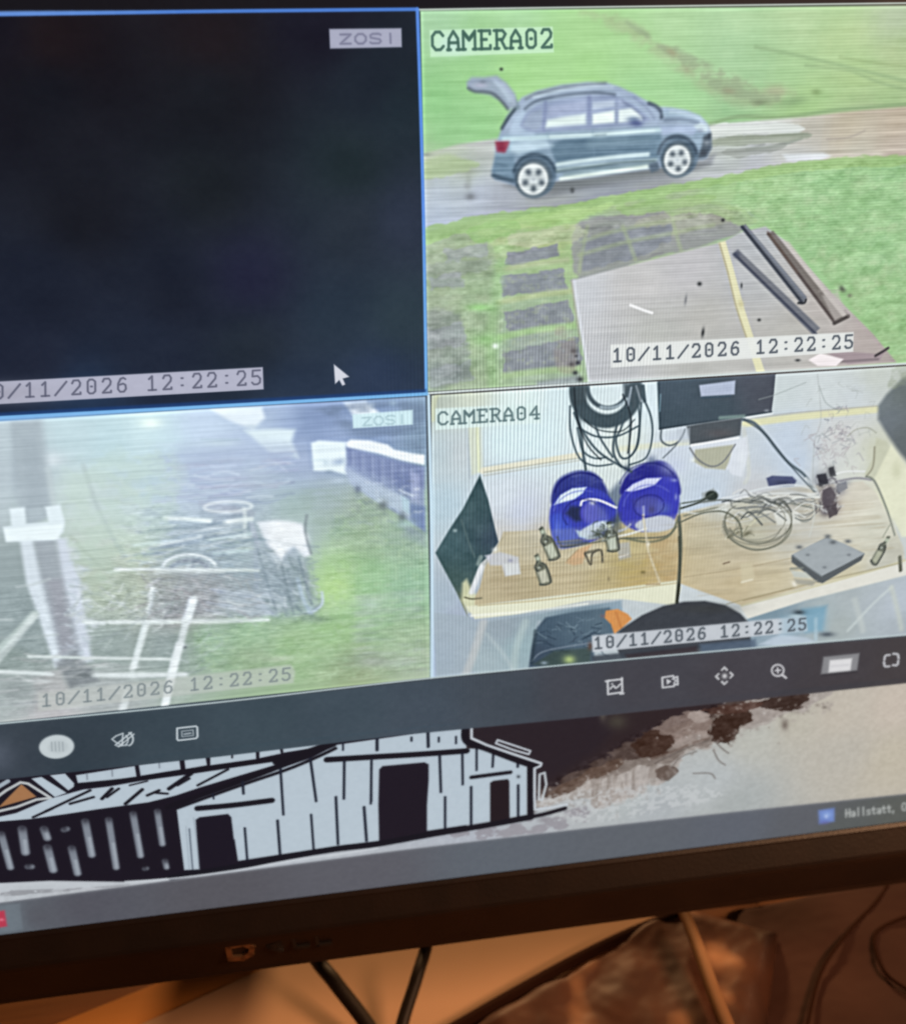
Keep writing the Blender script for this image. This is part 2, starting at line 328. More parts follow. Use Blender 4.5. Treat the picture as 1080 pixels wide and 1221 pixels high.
ragged([(686, 270), (740, 255), (830, 246), (880, 255), (884, 270), (858, 288), (762, 312), (690, 332)], '#989c9e', 'mid2', 10, .5, .85); ragged([(760, 262), (850, 250), (870, 262), (800, 282), (765, 290)], '#acb29c', 'mid2', 10, .6, .6); ragged([(700, 300), (745, 285), (755, 300), (710, 316)], '#b0b894', 'tuft', 8, .5, .6); ragged([(740, 246), (840, 232), (846, 240), (760, 256)], '#94be74', 'tuft', 7, .5, .7)
ragged([(495, 276), (560, 259), (640, 248), (700, 238), (770, 225), (850, 212), (905, 201), (960, 191), (1090, 184), (1090, 196), (960, 204), (850, 222), (700, 250), (560, 276), (500, 292)], '#9cc67c', 'tuft', 5, .5, .8)
ragged([(600, 262), (700, 246), (730, 244), (700, 258), (620, 274)], '#aed684', 'tuft', 6, .6, .6); ragged([(560, 272), (610, 262), (620, 275), (570, 290)], '#90c470', 'tuft', 7, .6, .6); ragged([(610, 280), (690, 270), (690, 284), (620, 296)], '#b8c2a0', 'tuft', 7, .6, .6)
# paving slabs in the grass
for q in ([(606, 302), (664, 291), (668, 306), (600, 318)], [(597, 330), (670, 320), (676, 344), (600, 353)], [(600, 372), (676, 358), (684, 386), (606, 396)], [(600, 419), (660, 408), (690, 402), (694, 436), (600, 447)], [(692, 285), (742, 272), (800, 268), (800, 285), (758, 308), (694, 322)]):
    ragged(q, '#8b939e', 'tuft', 6, .5, .92, .7, False); mottle(q, '#9aa3b0', 'mid2', .1, .4, .5, 4, False)
poly([(640, 455), (690, 447), (692, 458), (640, 462)], '#949cac', 4, .7)
line([(594, 322), (640, 314), (676, 310)], 6, '#b4c498', 2.8, .8); line([(594, 360), (640, 352), (680, 347)], 7, '#b2c490', 2.8, .8); line([(596, 402), (640, 393), (684, 388)], 8, '#a6ce8e', 2.8, .85); line([(600, 448), (650, 442), (690, 440)], 8, '#a8c894', 3, .9)
line([(597, 315), (590, 360), (585, 410), (588, 455)], 13, '#9cc88a', 6, .55)
blob(571, 366, 16, 5, '#90d078', .8); blob(580, 405, 20, 8, '#90cc7c', .7); blob(562, 345, 16, 10, '#a0b890', .5); blob(545, 425, 10, 14, '#97a69c', .6); blob(522, 440, 12, 10, '#a0acae', .7)
blob(590, 412, 4, 3.5, '#e0f4e6', .95)
mottle([(595, 330), (690, 322), (694, 440), (596, 450)], '#a8b890', 'fine', .5, .4, .4, 3, False)
for q in ([(512, 330), (548, 324), (552, 340), (514, 346)], [(508, 392), (548, 384), (556, 410), (510, 418)], [(512, 440), (560, 430), (566, 452), (514, 460)], [(530, 298), (580, 290), (582, 304), (532, 312)]): ragged(q, '#98a2a8', 'tuft', 7, .6, .65, .8, False)
for p in ([(690, 304), (740, 290), (800, 278), (850, 268)], [(692, 288), (740, 274), (830, 256)], [(742, 270), (750, 290), (758, 312)], [(800, 256), (806, 280), (812, 300)], [(700, 270), (694, 300), (690, 325)]): line(p, 4.5, '#a6b890', 2.6, .55)
ragged([(790, 244), (850, 238), (900, 262), (880, 268), (840, 254), (800, 256)], '#9cc080', 'tuft', 7, .6, .7); grain([(595, 285), (880, 245), (880, 270), (690, 330), (694, 455), (596, 458)], 'tuft', .04, 3); grain([(505, 285), (600, 280), (600, 460), (505, 465)], 'tuft', .035, 3)
# timber platform
PL = [(681, 334), (762, 313), (862, 288), (884, 276), (912, 270), (934, 286), (990, 348), (1040, 398), (1068, 432), (900, 445), (703, 458), (692, 400)]
field(PL, [(690, 350, '#cacfd6'), (700, 440, '#c2c6cc'), (760, 340, '#c4c4c4'), (820, 320, '#c0c0c4'), (780, 400, '#bcbfba'), (840, 380, '#bdbdb8'), (840, 430, '#b8bab6'), (740, 445, '#b8bcc0'), (890, 330, '#b8bcc0'), (900, 290, '#b4bac0'), (920, 340, '#b6babc'), (940, 400, '#babab4'), (900, 400, '#b8b8b4'), (980, 360, '#bcb6b2'), (960, 310, '#bebab8'), (1030, 410, '#b2a8a4'), (1050, 430, '#b0a6a2')], 1.6)
grain(PL, 'big', .014); grain(PL, 'mid2', .014, 3, (1, .9, .9)); grain(PL, 'hair', .01)
line([(684, 334), (689, 370), (697, 420), (702, 456)], 3, '#d6dde4', 1.5, .8); line([(681, 335), (686, 372), (692, 410)], 2, '#a89c9c', 1.5, .5)
line([(680, 334), (760, 312)], 1.6, '#9aa0a4', 1.2, .6)
poly([(855.5, 289), (864, 287), (873, 318), (886, 366), (897, 400), (911, 443), (901, 444), (888, 402), (876, 366), (866, 325)], '#dedcb2', 1.0)
line([(857, 290), (867, 325), (877, 366), (889, 402)], 1.4, '#9c9478', 1, .8); blob(882, 362, 4, 5, '#c8c294', .8)
poly([(930, 285), (940, 288), (988, 350), (1009, 376), (996, 385), (978, 352)], '#c6c0ba', 1.6, .8)
for q, c in (([(872, 303), (879, 297), (977, 391), (968, 399)], '#767c88'), ([(882, 271), (888, 267), (961, 354), (955, 363)], '#6e7682'), ([(913, 279), (921, 275), (1004, 378), (994, 387)], '#7e7874')): poly(q, c, 1.1, .95)
line([(875, 303), (972, 398)], 2.6, '#4a5266', 1.1, .9); blob(877, 303, 4, 4, '#4d566e', .8)
line([(884, 270), (955, 360)], 3, '#434c5a', 1.1); line([(888, 270), (959, 355)], 1.4, '#8e98aa', 1, .7); line([(951, 361), (958, 361), (960, 357)], 2.6, '#3e444c', 1)
line([(915, 278), (995, 385)], 2.8, '#5e5656', 1.1); line([(914, 276), (950, 325)], 1.4, '#806c60', 1, .6); line([(994, 385), (1010, 377)], 4.6, '#5a5656', 1.2); line([(1006, 370), (1011, 377)], 2, '#8a8480', 1, .7)
poly([(979, 352), (998, 348), (1009, 374), (994, 382)], '#c0bab6', 2, .6); line([(975, 347), (1000, 346)], 1.6, '#a8a09c', 1, .5)
blob(1003, 344, 4.5, 3, '#5c6458', .9, 40); blob(1012, 352, 3, 2, '#868a78', .8)
poly([(985, 421), (1010, 419), (1046, 422), (1056, 416), (1048, 430), (1010, 434)], '#a8989e', 1.3); line([(1043, 424), (1058, 415)], 3.2, '#4e4a50', 1); line([(1000, 431), (1046, 428)], 2.2, '#857a80', 1, .9)
poly([(963, 429), (977, 421), (1005, 428), (996, 436), (974, 436)], '#ece4e6', 1.1)
for (x, y, rx, ry, an) in ((833, 338, 2.6, 2.4, 0), (816.5, 357, 1.4, 6, 8), (837, 396, 1.7, 5.5, 8), (861, 262, 2, 2, 0), (681.5, 226, 2.2, 3, 0), (597, 82, 2, 1.6, 0), (883, 340, 1, 3, 0), (904, 381, 2, 1.6, 0), (950, 429, 3, 1.4, 0)):
    blob(x, y, rx, ry, '#32383c' if rx != 1.4 else '#80848a', .95, an)
line([(751, 363.5), (765, 369), (777, 373)], 2.8, '#eef0f2', 1)
for (x, y, r) in ((683, 418, 4), (681, 434, 4), (688, 432, 3), (685, 444, 3.5), (691, 452, 4), (686, 424, 2)):
    blob(x, y, r, r * .8, '#40444c', .9)
mottle([(660, 395), (682, 392), (686, 440), (664, 440)], '#a2948e', 'mid', -.2, .4, .5, 3)

# the car
brd_car = [(552, 88), (612, 88), (640, 100), (720, 92), (790, 118), (852, 136), (854, 196), (806, 220), (700, 222), (640, 244), (580, 222), (584, 170), (590, 130), (560, 116)]
poly([(600, 222), (660, 232), (700, 222), (800, 208), (846, 196), (800, 194), (690, 204)], '#7c8488', 3.5, .6)
BODY = [(589, 214), (586, 204), (590, 190), (590, 176), (594, 164), (598, 152), (604, 138), (613, 126), (622, 116), (640, 108), (668, 101), (700, 97.5), (722, 98), (738, 103), (756, 112), (768, 120), (783, 127), (800, 128), (820, 132), (834, 138), (843, 147), (847, 158), (848, 176), (842, 189), (826, 192), (780, 201), (700, 212), (655, 217), (620, 224)]
poly(BODY, '#a2b8d2', 1.4)
poly([(596, 160), (640, 158), (700, 156), (790, 150), (840, 152), (846, 176), (838, 190), (785, 192), (780, 200), (660, 213), (655, 200), (640, 184), (612, 190), (592, 214), (587, 204), (591, 180)], '#96b2ca', 2)
poly([(655, 172), (672, 166), (720, 163), (786, 160), (790, 168), (783, 188), (720, 190), (664, 198)], '#7090a8', 3)
poly([(658, 182), (700, 176), (782, 172), (783, 186), (720, 189), (664, 197)], '#62829a', 4, .85); poly([(700, 165), (784, 160), (770, 170), (700, 176)], '#86a6ba', 5, .6); poly([(612, 186), (640, 176), (656, 184), (662, 200), (640, 190), (618, 196)], '#7c9ab2', 4, .6)
poly([(590, 186), (612, 184), (616, 200), (612, 216), (590, 213), (586, 204)], '#7797b0', 2.4)
line([(588, 209), (600, 213), (612, 216)], 5, '#50697e', 1.6); line([(590, 194), (604, 198)], 2, '#5f7e94', 1.5, .6)
poly([(608, 171), (636, 166), (650, 168), (660, 174), (640, 178), (618, 184), (608, 180)], '#b8d4e6', 2.6)
line([(600, 166), (640, 164), (690, 162), (740, 158.5), (792, 154)], 4.2, '#c0dfe8', 2); line([(655, 163), (700, 160.5), (780, 155.5)], 2.4, '#d8f0f2', 1.2, .9)
poly([(606, 160), (612, 142), (624, 130), (640, 152), (636, 162)], '#b2cce6', 2.2, .8)
# glasshouse
poly([(619, 150), (626, 136), (640, 125), (664, 119), (700, 114), (732, 112), (748, 117), (766, 131), (777, 144), (740, 150), (690, 154), (640, 158), (628, 156)], '#98abce', 1.8)
poly([(622, 150), (632, 134), (646, 130), (646, 150), (638, 156)], '#9db0cc', 2); line([(650, 122), (648, 155)], 4, '#8b9cc4', 1.5)
poly([(652, 143), (672, 139), (698, 135.5), (698, 148), (672, 150), (650, 152)], '#dcefee', 2.6); poly([(654, 127), (698, 120), (698, 133), (652, 140)], '#a3b2d4', 2, .8)
poly([(706, 136), (732, 131.5), (732, 146), (706, 148)], '#e6f6f2', 1.5); poly([(706, 122), (732, 119.5), (732, 127), (706, 131)], '#b9cbe2', 1.8)
poly([(737, 131), (753, 128.5), (765, 138), (765, 145), (737, 146)], '#deeff0', 1.5); poly([(737, 119), (746, 119), (752, 125), (737, 128)], '#a9bbdc', 1.6)
line([(702, 116), (702, 138)], 5, '#8494be', 2, .9); line([(702, 138), (702, 154)], 2, '#98a8cc', 1.5, .6); line([(734, 124), (735, 147)], 1.6, '#94a4c0', 1, .8)
line([(706, 153), (708, 186)], 1, '#80a0b8', 1, .6); line([(652, 156), (656, 178)], 1, '#86a4bc', 1, .5)
line([(625, 130), (640, 120), (668, 114), (704, 110.5), (724, 111.5), (738, 114)], 2.2, '#5c6e84', 1.1)
line([(736, 113), (752, 121), (770, 134), (782, 145)], 4.4, '#a8bedc', 1.4); line([(741, 120), (758, 132), (768, 142)], 1.8, '#7484aa', 1, .8)
poly([(752, 110), (770, 120), (788, 130), (790, 142), (778, 146), (764, 130), (746, 114)], '#a4bad6', 1.6); line([(755, 116), (770, 128), (780, 142)], 1.6, '#8494b8', 1, .7)
line([(773, 123), (782, 127), (788, 134), (788, 140)], 4.0, '#56687e', 1.3)
line([(626, 118), (640, 112), (668, 105), (700, 101), (722, 99)], 2.4, '#74868e', 1.2, .9); line([(636, 116), (670, 107.5), (705, 103), (730, 104)], 3.4, '#b9cfe0', 1.4, .9)
poly([(790, 128), (815, 131), (834, 138), (840, 145), (818, 146), (795, 142), (789, 136)], '#a6c2da', 2); line([(792, 143), (812, 142), (832, 146)], 4, '#8298b2', 1.8); line([(798, 133), (820, 136), (836, 143)], 2.4, '#bdd6e2', 1.6, .8)
poly([(786, 150), (812, 149), (832, 150), (826, 162), (806, 158), (790, 162)], '#a8bede', 2.2)
poly([(826, 150), (836, 146), (844, 149), (843, 157), (834, 157)], '#c6dce6', 1.6); blob(834, 155, 4, 2.5, '#7888a8', .7)
poly([(838, 162), (847, 158), (848, 176), (841, 188), (830, 190), (836, 174)], '#5f7080', 2); blob(842, 170, 4, 2, '#9aa8b4', .8); blob(838, 182, 4, 3, '#454f5c', .7); blob(845, 161, 2, 2, '#3c4854', .8)
blob(756, 145, 8, 5, '#5f70a4', .98); blob(754, 141.5, 7, 2.6, '#7c96b8', .9); blob(760, 147, 5, 3, '#4c5c94', .6)
line([(709, 161.5), (722, 160.5)], 1.3, '#6b8798', 1); line([(709, 163.5), (722, 162.5)], 1.2, '#a8c8d4', 1, .7)
# sills
line([(664, 196), (700, 191), (740, 186.5), (772, 184)], 4.6, '#cfe8ee', 1.2); line([(662, 202), (720, 195), (782, 190)], 2.6, '#b4cfd4', 1, .9)
line([(660, 205), (700, 200), (738, 194.5), (780, 192)], 2.6, '#67808a', 1); line([(672, 208), (730, 200), (774, 195.5)], 2.4, '#88a4a6', 1, .8)
line([(668, 213), (700, 208.5), (740, 203), (772, 198.5)], 3.8, '#e2f4ea', 1)
poly([(772, 196), (784, 192), (786, 202), (776, 206)], '#5f7488', 1.8)
# wheels
def wheel(x, y, rx, ry, rrx, rry, seed):
    ell(x + 2, y - 4, rx + 3.5, ry + 1.5, '#647f96', 1.6, .9, 12)
    ell(x + .6, y - 1, rx, ry, '#546a7c', 1.4, 1, 12); ell(x + 1, y, rx - 2, ry - 2, '#8096a6', 1.5, .75, 12); ell(x, y, rrx + 2, rry + 2, '#5a6c78', 1.2, .9, 12)
    ell(x, y, rrx, rry, '#dde8ea', 1.2, 1, 12)
    for k in range(5):
        g = math.radians(seed + 72 * k)
        blob(x + math.cos(g) * rrx * .58, y + math.sin(g) * rry * .58, rrx * .25, rry * .2, '#4c5c6a', .98, seed + 72 * k)
    ell(x, y, 3.4, 3.6, '#c8d4da', 1.2); blob(x, y + .5, 1.4, 1.4, '#98a6ae', .7)
    arc(x, y, rrx - 1.2, rry - 1.2, 0, 360, 2.2, '#f0f6f6', 1, .8, 12)
wheel(635.3, 213.6, 22, 23.5, 17.6, 18.6, 90)
wheel(806.8, 190.6, 19.5, 22.5, 15.4, 17.6, 84)
arc(637, 209, 25, 25, 190, 345, 3.6, '#435a6e', 1.4, .85); arc(807, 187, 23, 25, 190, 350, 3.6, '#485c70', 1.4, .85)
poly([(590, 168.5), (607, 168), (605, 175), (602, 182), (592, 181)], '#a84660', 1.5); blob(597, 176, 4, 3, '#8c2c4c', .8); blob(603, 171, 3, 1.6, '#c87088', .7)
grain(BODY, 'mid2', .03); grain(BODY, 'tuft', .02); grain(BODY, 'hair', .015)
# open tailgate
line([(616, 127), (606, 140), (598, 153)], 3.6, '#485c6a', 1.2); line([(613, 118), (617, 128)], 5, '#7f98a8', 1.8)
poly([(556, 98), (562, 92), (577, 92), (592, 90), (604, 99), (614, 112), (616, 126), (606, 132), (597, 121), (584, 113), (566, 110), (557, 106)], '#9aaec2', 2.2); poly([(586, 94), (600, 98), (613, 114), (613, 124), (600, 112)], '#b2c6da', 3, .8)
line([(558, 105), (566, 109), (578, 109.5), (588, 112), (598, 121), (605, 130)], 2.8, '#55646f', 1.5, .9); blob(572, 101, 8, 3, '#b4b6d0', .8); blob(575, 97, 4, 1.4, '#6f7e8c', .8); line([(590, 97), (600, 108), (607, 120)], 3.4, '#b4cade', 2, .8)
def words_1():
    poly([(512, 36), (658.5, 31.5), (660, 62.5), (513, 68)], '#cdf2cf', 1.2, .9); blob(540, 52, 20, 12, '#d2eef0', .6)
    text('CAMERA02', (512, 38), (660, 35), (660.5, 56), (512.5, 60), 3.5, '#40645a', .95, 1.0, .06)
    poly([(727, 410.5), (1016.5, 395.5), (1016, 419), (728, 438)], '#e8ecea', 1.1, .93)
    text('10/11/2026 12:22:25', (727.5, 416), (1018, 399), (1018, 414), (727.5, 431), 2.5, '#4c5560', .95, .8)
    line([(498, 11.5), (700, 8.5), (1290, 1)], 2.0, '#c9d6cc', .9); line([(500, 13.5), (1290, 3)], 1.2, '#7f9a84', 1, .5)
    line([(509, 469), (800, 450.5), (1080, 433.5), (1290, 420)], 2.6, '#dbe6e6', .9)

# ---- tile 3: misty yard seen past a post
T3 = [(-1100, 560), (0, 501), (508, 472), (514, 808), (0, 862), (-800, 946)]
clip(T3)
field(T3, [(20, 520, '#b4c6d0'), (30, 560, '#a2b0bc'), (90, 520, '#b4cfd8'), (130, 525, '#b2d2dc'), (180, 500, '#c6e4ea'), (200, 530, '#bedde4'), (100, 590, '#bccecb'), (150, 600, '#b8cccc'), (180, 580, '#b0cad2'), (110, 640, '#bacac0'), (150, 660, '#bccabc'), (120, 700, '#b0bfae'), (160, 700, '#a8b6a6'), (210, 620, '#b6cccc'), (240, 510, '#c0d4ee'), (240, 560, '#afc2e2'), (230, 600, '#b8c6d4'), (300, 540, '#a8bce0'), (300, 575, '#a8b2cc'), (280, 600, '#a8b4c4'), (350, 500, '#8ea4ca'), (380, 500, '#8aa0ca'), (400, 540, '#90a6cc'), (360, 560, '#a4b4d0'), (450, 505, '#7f98c0'), (500, 510, '#7c96ae'), (350, 600, '#a2b8b4'), (390, 590, '#a4b4ba'), (430, 600, '#a0b0a4'),
           (440, 640, '#9cb694'), (480, 640, '#94b09a'), (405, 680, '#a8d08c'), (400, 700, '#b0d888'), (440, 690, '#9cc894'), (490, 700, '#94bc9c'), (400, 750, '#9ac282'), (450, 730, '#98c090'), (480, 760, '#9cb890'), (300, 760, '#92b88e'), (350, 770, '#98bc84'), (430, 790, '#98aa84'), (495, 790, '#a4b49c'), (250, 760, '#96b69a'), (300, 780, '#98b08c'), (20, 660, '#a0aeb0'), (20, 720, '#94a4a6'), (15, 780, '#8c9c9a'), (20, 830, '#a8b4b4'), (60, 850, '#b4b4b8'), (130, 770, '#98a8a6'), (200, 770, '#94a4a4'), (130, 830, '#a8b0b2'), (190, 690, '#aaae9e'), (230, 700, '#a8a8a8'), (250, 720, '#a2a0aa'), (210, 730, '#a0a2a4'), (300, 700, '#9ea8bc'), (340, 700, '#94a2b2'), (340, 650, '#b8c2da'), (260, 650, '#a8bcc8'), (220, 640, '#aec2d2'), (200, 660, '#b4c4b8')], pw=3.4)
blob(180, 504, 13, 6, '#edfff4', 1); blob(215, 530, 30, 3, '#cfe6f4', .6); blob(262, 528, 22, 4, '#d8f0ee', .8); line([(240, 524), (285, 524)], 2, '#9ab8c0', 1.5, .7)
poly([(252, 488), (312, 486), (316, 498), (302, 512), (280, 504), (264, 496)], '#eaf4f8', 3.5); poly([(292, 513), (330, 511), (352, 512), (348, 526), (356, 546), (322, 540), (306, 526)], '#dff0f0', 4); blob(300, 508, 10, 2, '#b4c6d4', .8)
blob(60, 545, 20, 8, '#cdd8e0', .6); blob(58, 550, 16, 6, '#dce6ee', .7)
grain([(0, 500), (500, 475), (500, 600), (0, 640)], 'str', .014)
for (x0, y0, x1, y1, c, wd) in ((190, 545, 350, 541, '#8da0cc', 1.6), (210, 552, 340, 560, '#98a8d0', 2), (230, 572, 330, 573, '#9ca2c0', 5), (240, 582, 330, 580, '#a49cb8', 4), (250, 592, 350, 575, '#8890b0', 3), (300, 600, 350, 588, '#8494a8', 2.5), (300, 560, 345, 552, '#e0d4e0', 2.5), (320, 548, 342, 562, '#d8e0ea', 2), (225, 581, 250, 579, '#d8e4ea', 1.6), (290, 570, 355, 560, '#a8aed0', 2)):
    line([(x0, y0), ((x0 + x1) / 2, (y0 + y1) / 2 - 2), (x1, y1)], wd, c, 1.6, .75)
strokes(180, 540, 340, 600, 70, ['#b8c8e4', '#9cabcc', '#c4d4e4', '#8f9cc0', '#a8a0bc'], 30, 2, -2, 7, 5, .5)
strokes(170, 615, 300, 690, 70, ['#c8d8e4', '#8fa4b4', '#dbe8ee', '#98b0c0', '#a8c0b8', '#b8c8a8'], 26, 2, -4, 14, 6, .6)
strokes(180, 680, 300, 735, 60, ['#94949c', '#c0c0c4', '#b0a8a4', '#88909c', '#a8b0b8'], 16, 2, 20, 50, 8, .5)
strokes(60, 580, 180, 720, 50, ['#a8b8ac', '#c8d4cc', '#b4c4b4', '#c0d0d0'], 26, 3, 15, 30, 9, .35, soft=2)
line([(100, 555), (115, 600), (135, 640), (150, 665)], 5, '#9fb0b0', 3, .5); line([(85, 640), (120, 675), (150, 700)], 4, '#a2b0a4', 3, .5)
arc(272, 604, 29, 6.5, 0, 360, 3.5, '#dfe8ee', 1.4, .95, -2); blob(272, 605, 20, 4, '#b8bcc8', .7); line([(292, 612), (292, 640)], 4, '#d8e2ea', 1.5, .8)
line([(175, 640), (240, 632), (300, 622)], 3, '#e0ecf2', 1.4, .8); line([(190, 650), (250, 640), (300, 640)], 3, '#dce8f0', 1.4, .7); line([(200, 617), (252, 619)], 4, '#deecee', 1.5, .8); line([(180, 655), (235, 645)], 5, '#8ca0b8', 2, .7); blob(225, 640, 20, 4, '#8aa0b8', .6)
arc(226, 678, 32, 17, 190, 350, 3.6, '#c8d8e0', 1.6, .9); arc(226, 680, 22, 12, 190, 350, 5, '#8c94a4', 2, .8); strokes(200, 668, 250, 680, 14, ['#7f8898', '#c0ccd4'], 14, 1.6, -70, 20, 3, .6)
# white tarpaulin and the netting below it
poly([(306, 622), (330, 620), (360, 624), (368, 640), (370, 662), (362, 664), (352, 652), (342, 650), (336, 668), (326, 660), (316, 644)], '#eaedf8', 3); blob(340, 632, 14, 9, '#f6f4fa', .9); line([(366, 614), (364, 634), (371, 660)], 2.6, '#7f8a94', 1.4, .85); line([(318, 655), (335, 672), (345, 674)], 3, '#d8e0ea', 1.4, .8)
poly([(302, 640), (318, 650), (336, 674), (350, 655), (366, 668), (372, 700), (384, 722), (372, 735), (340, 736), (306, 726), (300, 690)], '#95a4b6', 8, .55)
strokes(304, 655, 380, 732, 130, ['#6f7f90', '#aebacb', '#7b8a98', '#c8d0dc', '#6c8088'], 13, 2, 20, 50, 11, .4, soft=1.3)
line([(362, 672), (372, 710), (384, 716), (370, 730), (352, 732)], 3, '#7c8a98', 2.2, .5); line([(372, 730), (384, 720), (384, 706)], 2.6, '#c8d8ec', 1.2, .9); blob(370, 726, 7, 5, '#b8cce4', .7); line([(355, 690), (362, 715), (370, 730)], 4, '#b0c4dc', 2, .7)
poly([(262, 700), (300, 706), (330, 732), (300, 737), (262, 724)], '#b4bfd6', 5, .8); strokes(262, 704, 326, 734, 24, ['#c8d2e4', '#98a4b8'], 24, 1.6, 18, 8, 12, .6)
blob(375, 738, 20, 5, '#6e8880', .5)
line([(138, 678.5), (225, 679), (308, 680)], 2.8, '#e8f0ee', 1); line([(185, 683), (265, 682)], 2, '#d0d8d4', 1.2, .7)
# grass by the pile and to the right
GR3 = [(310, 735), (388, 720), (392, 620), (430, 590), (508, 640), (513, 800), (380, 815), (235, 800), (230, 755)]
mottle(GR3, '#84a884', 'fine', .1, .7, .35, 8, False); mottle(GR3, '#86ac86', 'blades', .2, .7, .3, 8, False); mottle(GR3, '#c0d8a8', 'fine', .3, .6, .35, 8, False); mottle([(420, 700), (505, 690), (508, 800), (420, 790)], '#a8b4b4', 'str', .0, .5, .5, 8, False)
blob(402, 697, 15, 13, '#bce088', .4); blob(440, 720, 14, 6, '#a4b8b4', .5); blob(445, 788, 26, 8, '#98a098', .7); blob(480, 700, 20, 20, '#96c0a0', .4)
mottle([(360, 580), (430, 590), (470, 620), (500, 650), (480, 655), (420, 640), (370, 620)], '#8fa498', 'blades', -.1, .5, .5, 8)
# pale cab, long trailer
poly([(371, 528), (380, 525), (412, 527), (413, 543), (418, 556), (420, 567), (398, 562), (374, 561)], '#edfbf8', 2); blob(404, 550, 9, 4, '#a8bcd0', .95, -8); blob(388, 551, 3, 4, '#c8dce0', .8); blob(392, 562, 5, 2.4, '#7f94a8', .7); line([(372, 548), (386, 548)], 1.2, '#c4dcdc', 1, .7)
poly([(414, 533), (450, 543), (505, 557), (507, 634), (494, 626), (470, 610), (440, 592), (420, 577), (412, 560)], '#8c9cc0', 2.4)
poly([(414, 534), (450, 544), (506, 558), (506, 582), (488, 580), (450, 566), (416, 552)], '#7886b0', 4, .9)
poly([(412, 556), (440, 572), (480, 590), (488, 600), (488, 618), (466, 606), (436, 590), (416, 576)], '#b4c4da', 4, .9)
for i in range(22): x = 417 + i * 3.9; y = 537 + i * 1.15; line([(x, y), (x + .6, y + 16 + i * 1.2)], 1.8, ('#6c7aa6', '#a4b2d2', '#8292bc')[i % 3], 1.3, .5)
poly([(470, 562), (492, 566), (490, 590), (468, 578)], '#6878a8', 4, .6); poly([(489, 562), (500, 566), (500, 600), (490, 596)], '#a6b0d6', 3, .7); poly([(488, 600), (507, 604), (507, 634), (490, 622)], '#6e82b4', 3, .85); poly([(478, 590), (488, 596), (488, 614), (480, 608)], '#b0cce0', 2, .85)
strokes(425, 565, 500, 625, 40, ['#c8d4e6', '#8494ac', '#6c7890', '#dce4ee'], 8, 1.6, 20, 40, 55, .5)
poly([(488, 626), (508, 634), (508, 652), (480, 640)], '#8496a0', 5, .6)
line([(476, 584), (492, 591)], 1.6, '#d8e4f4', 1, .9)
poly([(412, 528), (418, 524), (440, 525), (462, 530), (470, 536), (490, 540), (506, 542), (506, 554), (480, 549), (450, 540), (414, 533)], '#f6fcfa', 1.5); line([(414, 534), (450, 543), (490, 553), (506, 557)], 1.4, '#8090b8', 1, .7)
blob(426, 583, 4, 5, '#68748c', .9); blob(456, 602, 6, 7, '#6a747c', .9); blob(479, 617, 5, 6, '#606c74', .9); blob(484, 624, 10, 5, '#a8c8cc', .7); blob(451, 596, 5, 3, '#c0d0dc', .7); blob(404, 572, 10, 4, '#c4d4e4', .6); blob(490, 632, 16, 5, '#8c9cac', .6, 20)
# plate
poly([(410, 480), (436, 478), (452, 492), (440, 498), (420, 494)], '#f0f8fa', 3); blob(442, 482, 5, 3, '#d8e8f6', .8); blob(468, 480, 4, 3, '#b4d4e8', .8)
# post and bracket
poly([(10, 500), (50, 498), (58, 560), (66, 612), (34, 628), (22, 600), (16, 560)], '#98a5b0', 7, .9); poly([(26, 520), (44, 520), (56, 610), (34, 612)], '#8f9ca8', 6, .6); line([(58, 560), (66, 612)], 6, '#bcc8cc', 4, .5); poly([(-5, 500), (12, 500), (14, 620), (-5, 640)], '#b4c2ca', 6, .6)
poly([(-5, 650), (26, 645), (40, 700), (60, 750), (60, 790), (-5, 760)], '#94a4a8', 10, .6)
poly([(24, 642), (40, 642), (52, 690), (66, 730), (78, 790), (66, 796), (48, 740), (32, 695)], '#d0dce6', 3.5, .95); poly([(66, 640), (80, 642), (86, 668), (96, 690), (100, 720), (104, 750), (110, 788), (94, 790), (84, 740), (72, 690)], '#c8d2e0', 4, .95)
poly([(40, 642), (67, 641), (76, 690), (86, 730), (98, 784), (74, 788), (62, 740), (50, 695)], '#9fa9b3', 5, .9); poly([(56, 690), (74, 690), (90, 770), (74, 780)], '#9a9ca8', 6, .6); line([(42, 644), (64, 644)], 3, '#7c8894', 2, .6)
for (x, y) in ((84, 655), (90, 664), (96, 678), (100, 700), (104, 716), (106, 740), (112, 745), (104, 760)): blob(x, y, 6, 4, '#ccd6e0', .7)
poly([(4, 628), (14, 626), (12, 606), (30, 604), (32, 624), (58, 622), (54, 604), (72, 601), (78, 622), (76, 634), (66, 644), (8, 646)], '#dbe8f0', 2.2, .95); poly([(33, 608), (54, 605), (56, 618), (36, 622)], '#a0aeb8', 2.4, .9); poly([(5, 630), (76, 624), (70, 642), (8, 645)], '#e6f2f6', 2, .9)
strokes(78, 640, 108, 790, 40, ['#c4d0de', '#d4dfe8', '#b4c4cc'], 12, 2.5, 0, 40, 14, .6, soft=1.6)
poly([(66, 790), (90, 778), (112, 800), (118, 812), (84, 820)], '#868e94', 4, .85); blob(98, 806, 14, 4, '#6f787c', .7, -10); poly([(40, 808), (72, 798), (80, 820), (68, 850), (44, 850)], '#b0b0b2', 5, .6); blob(20, 820, 22, 12, '#8a9496', .6)
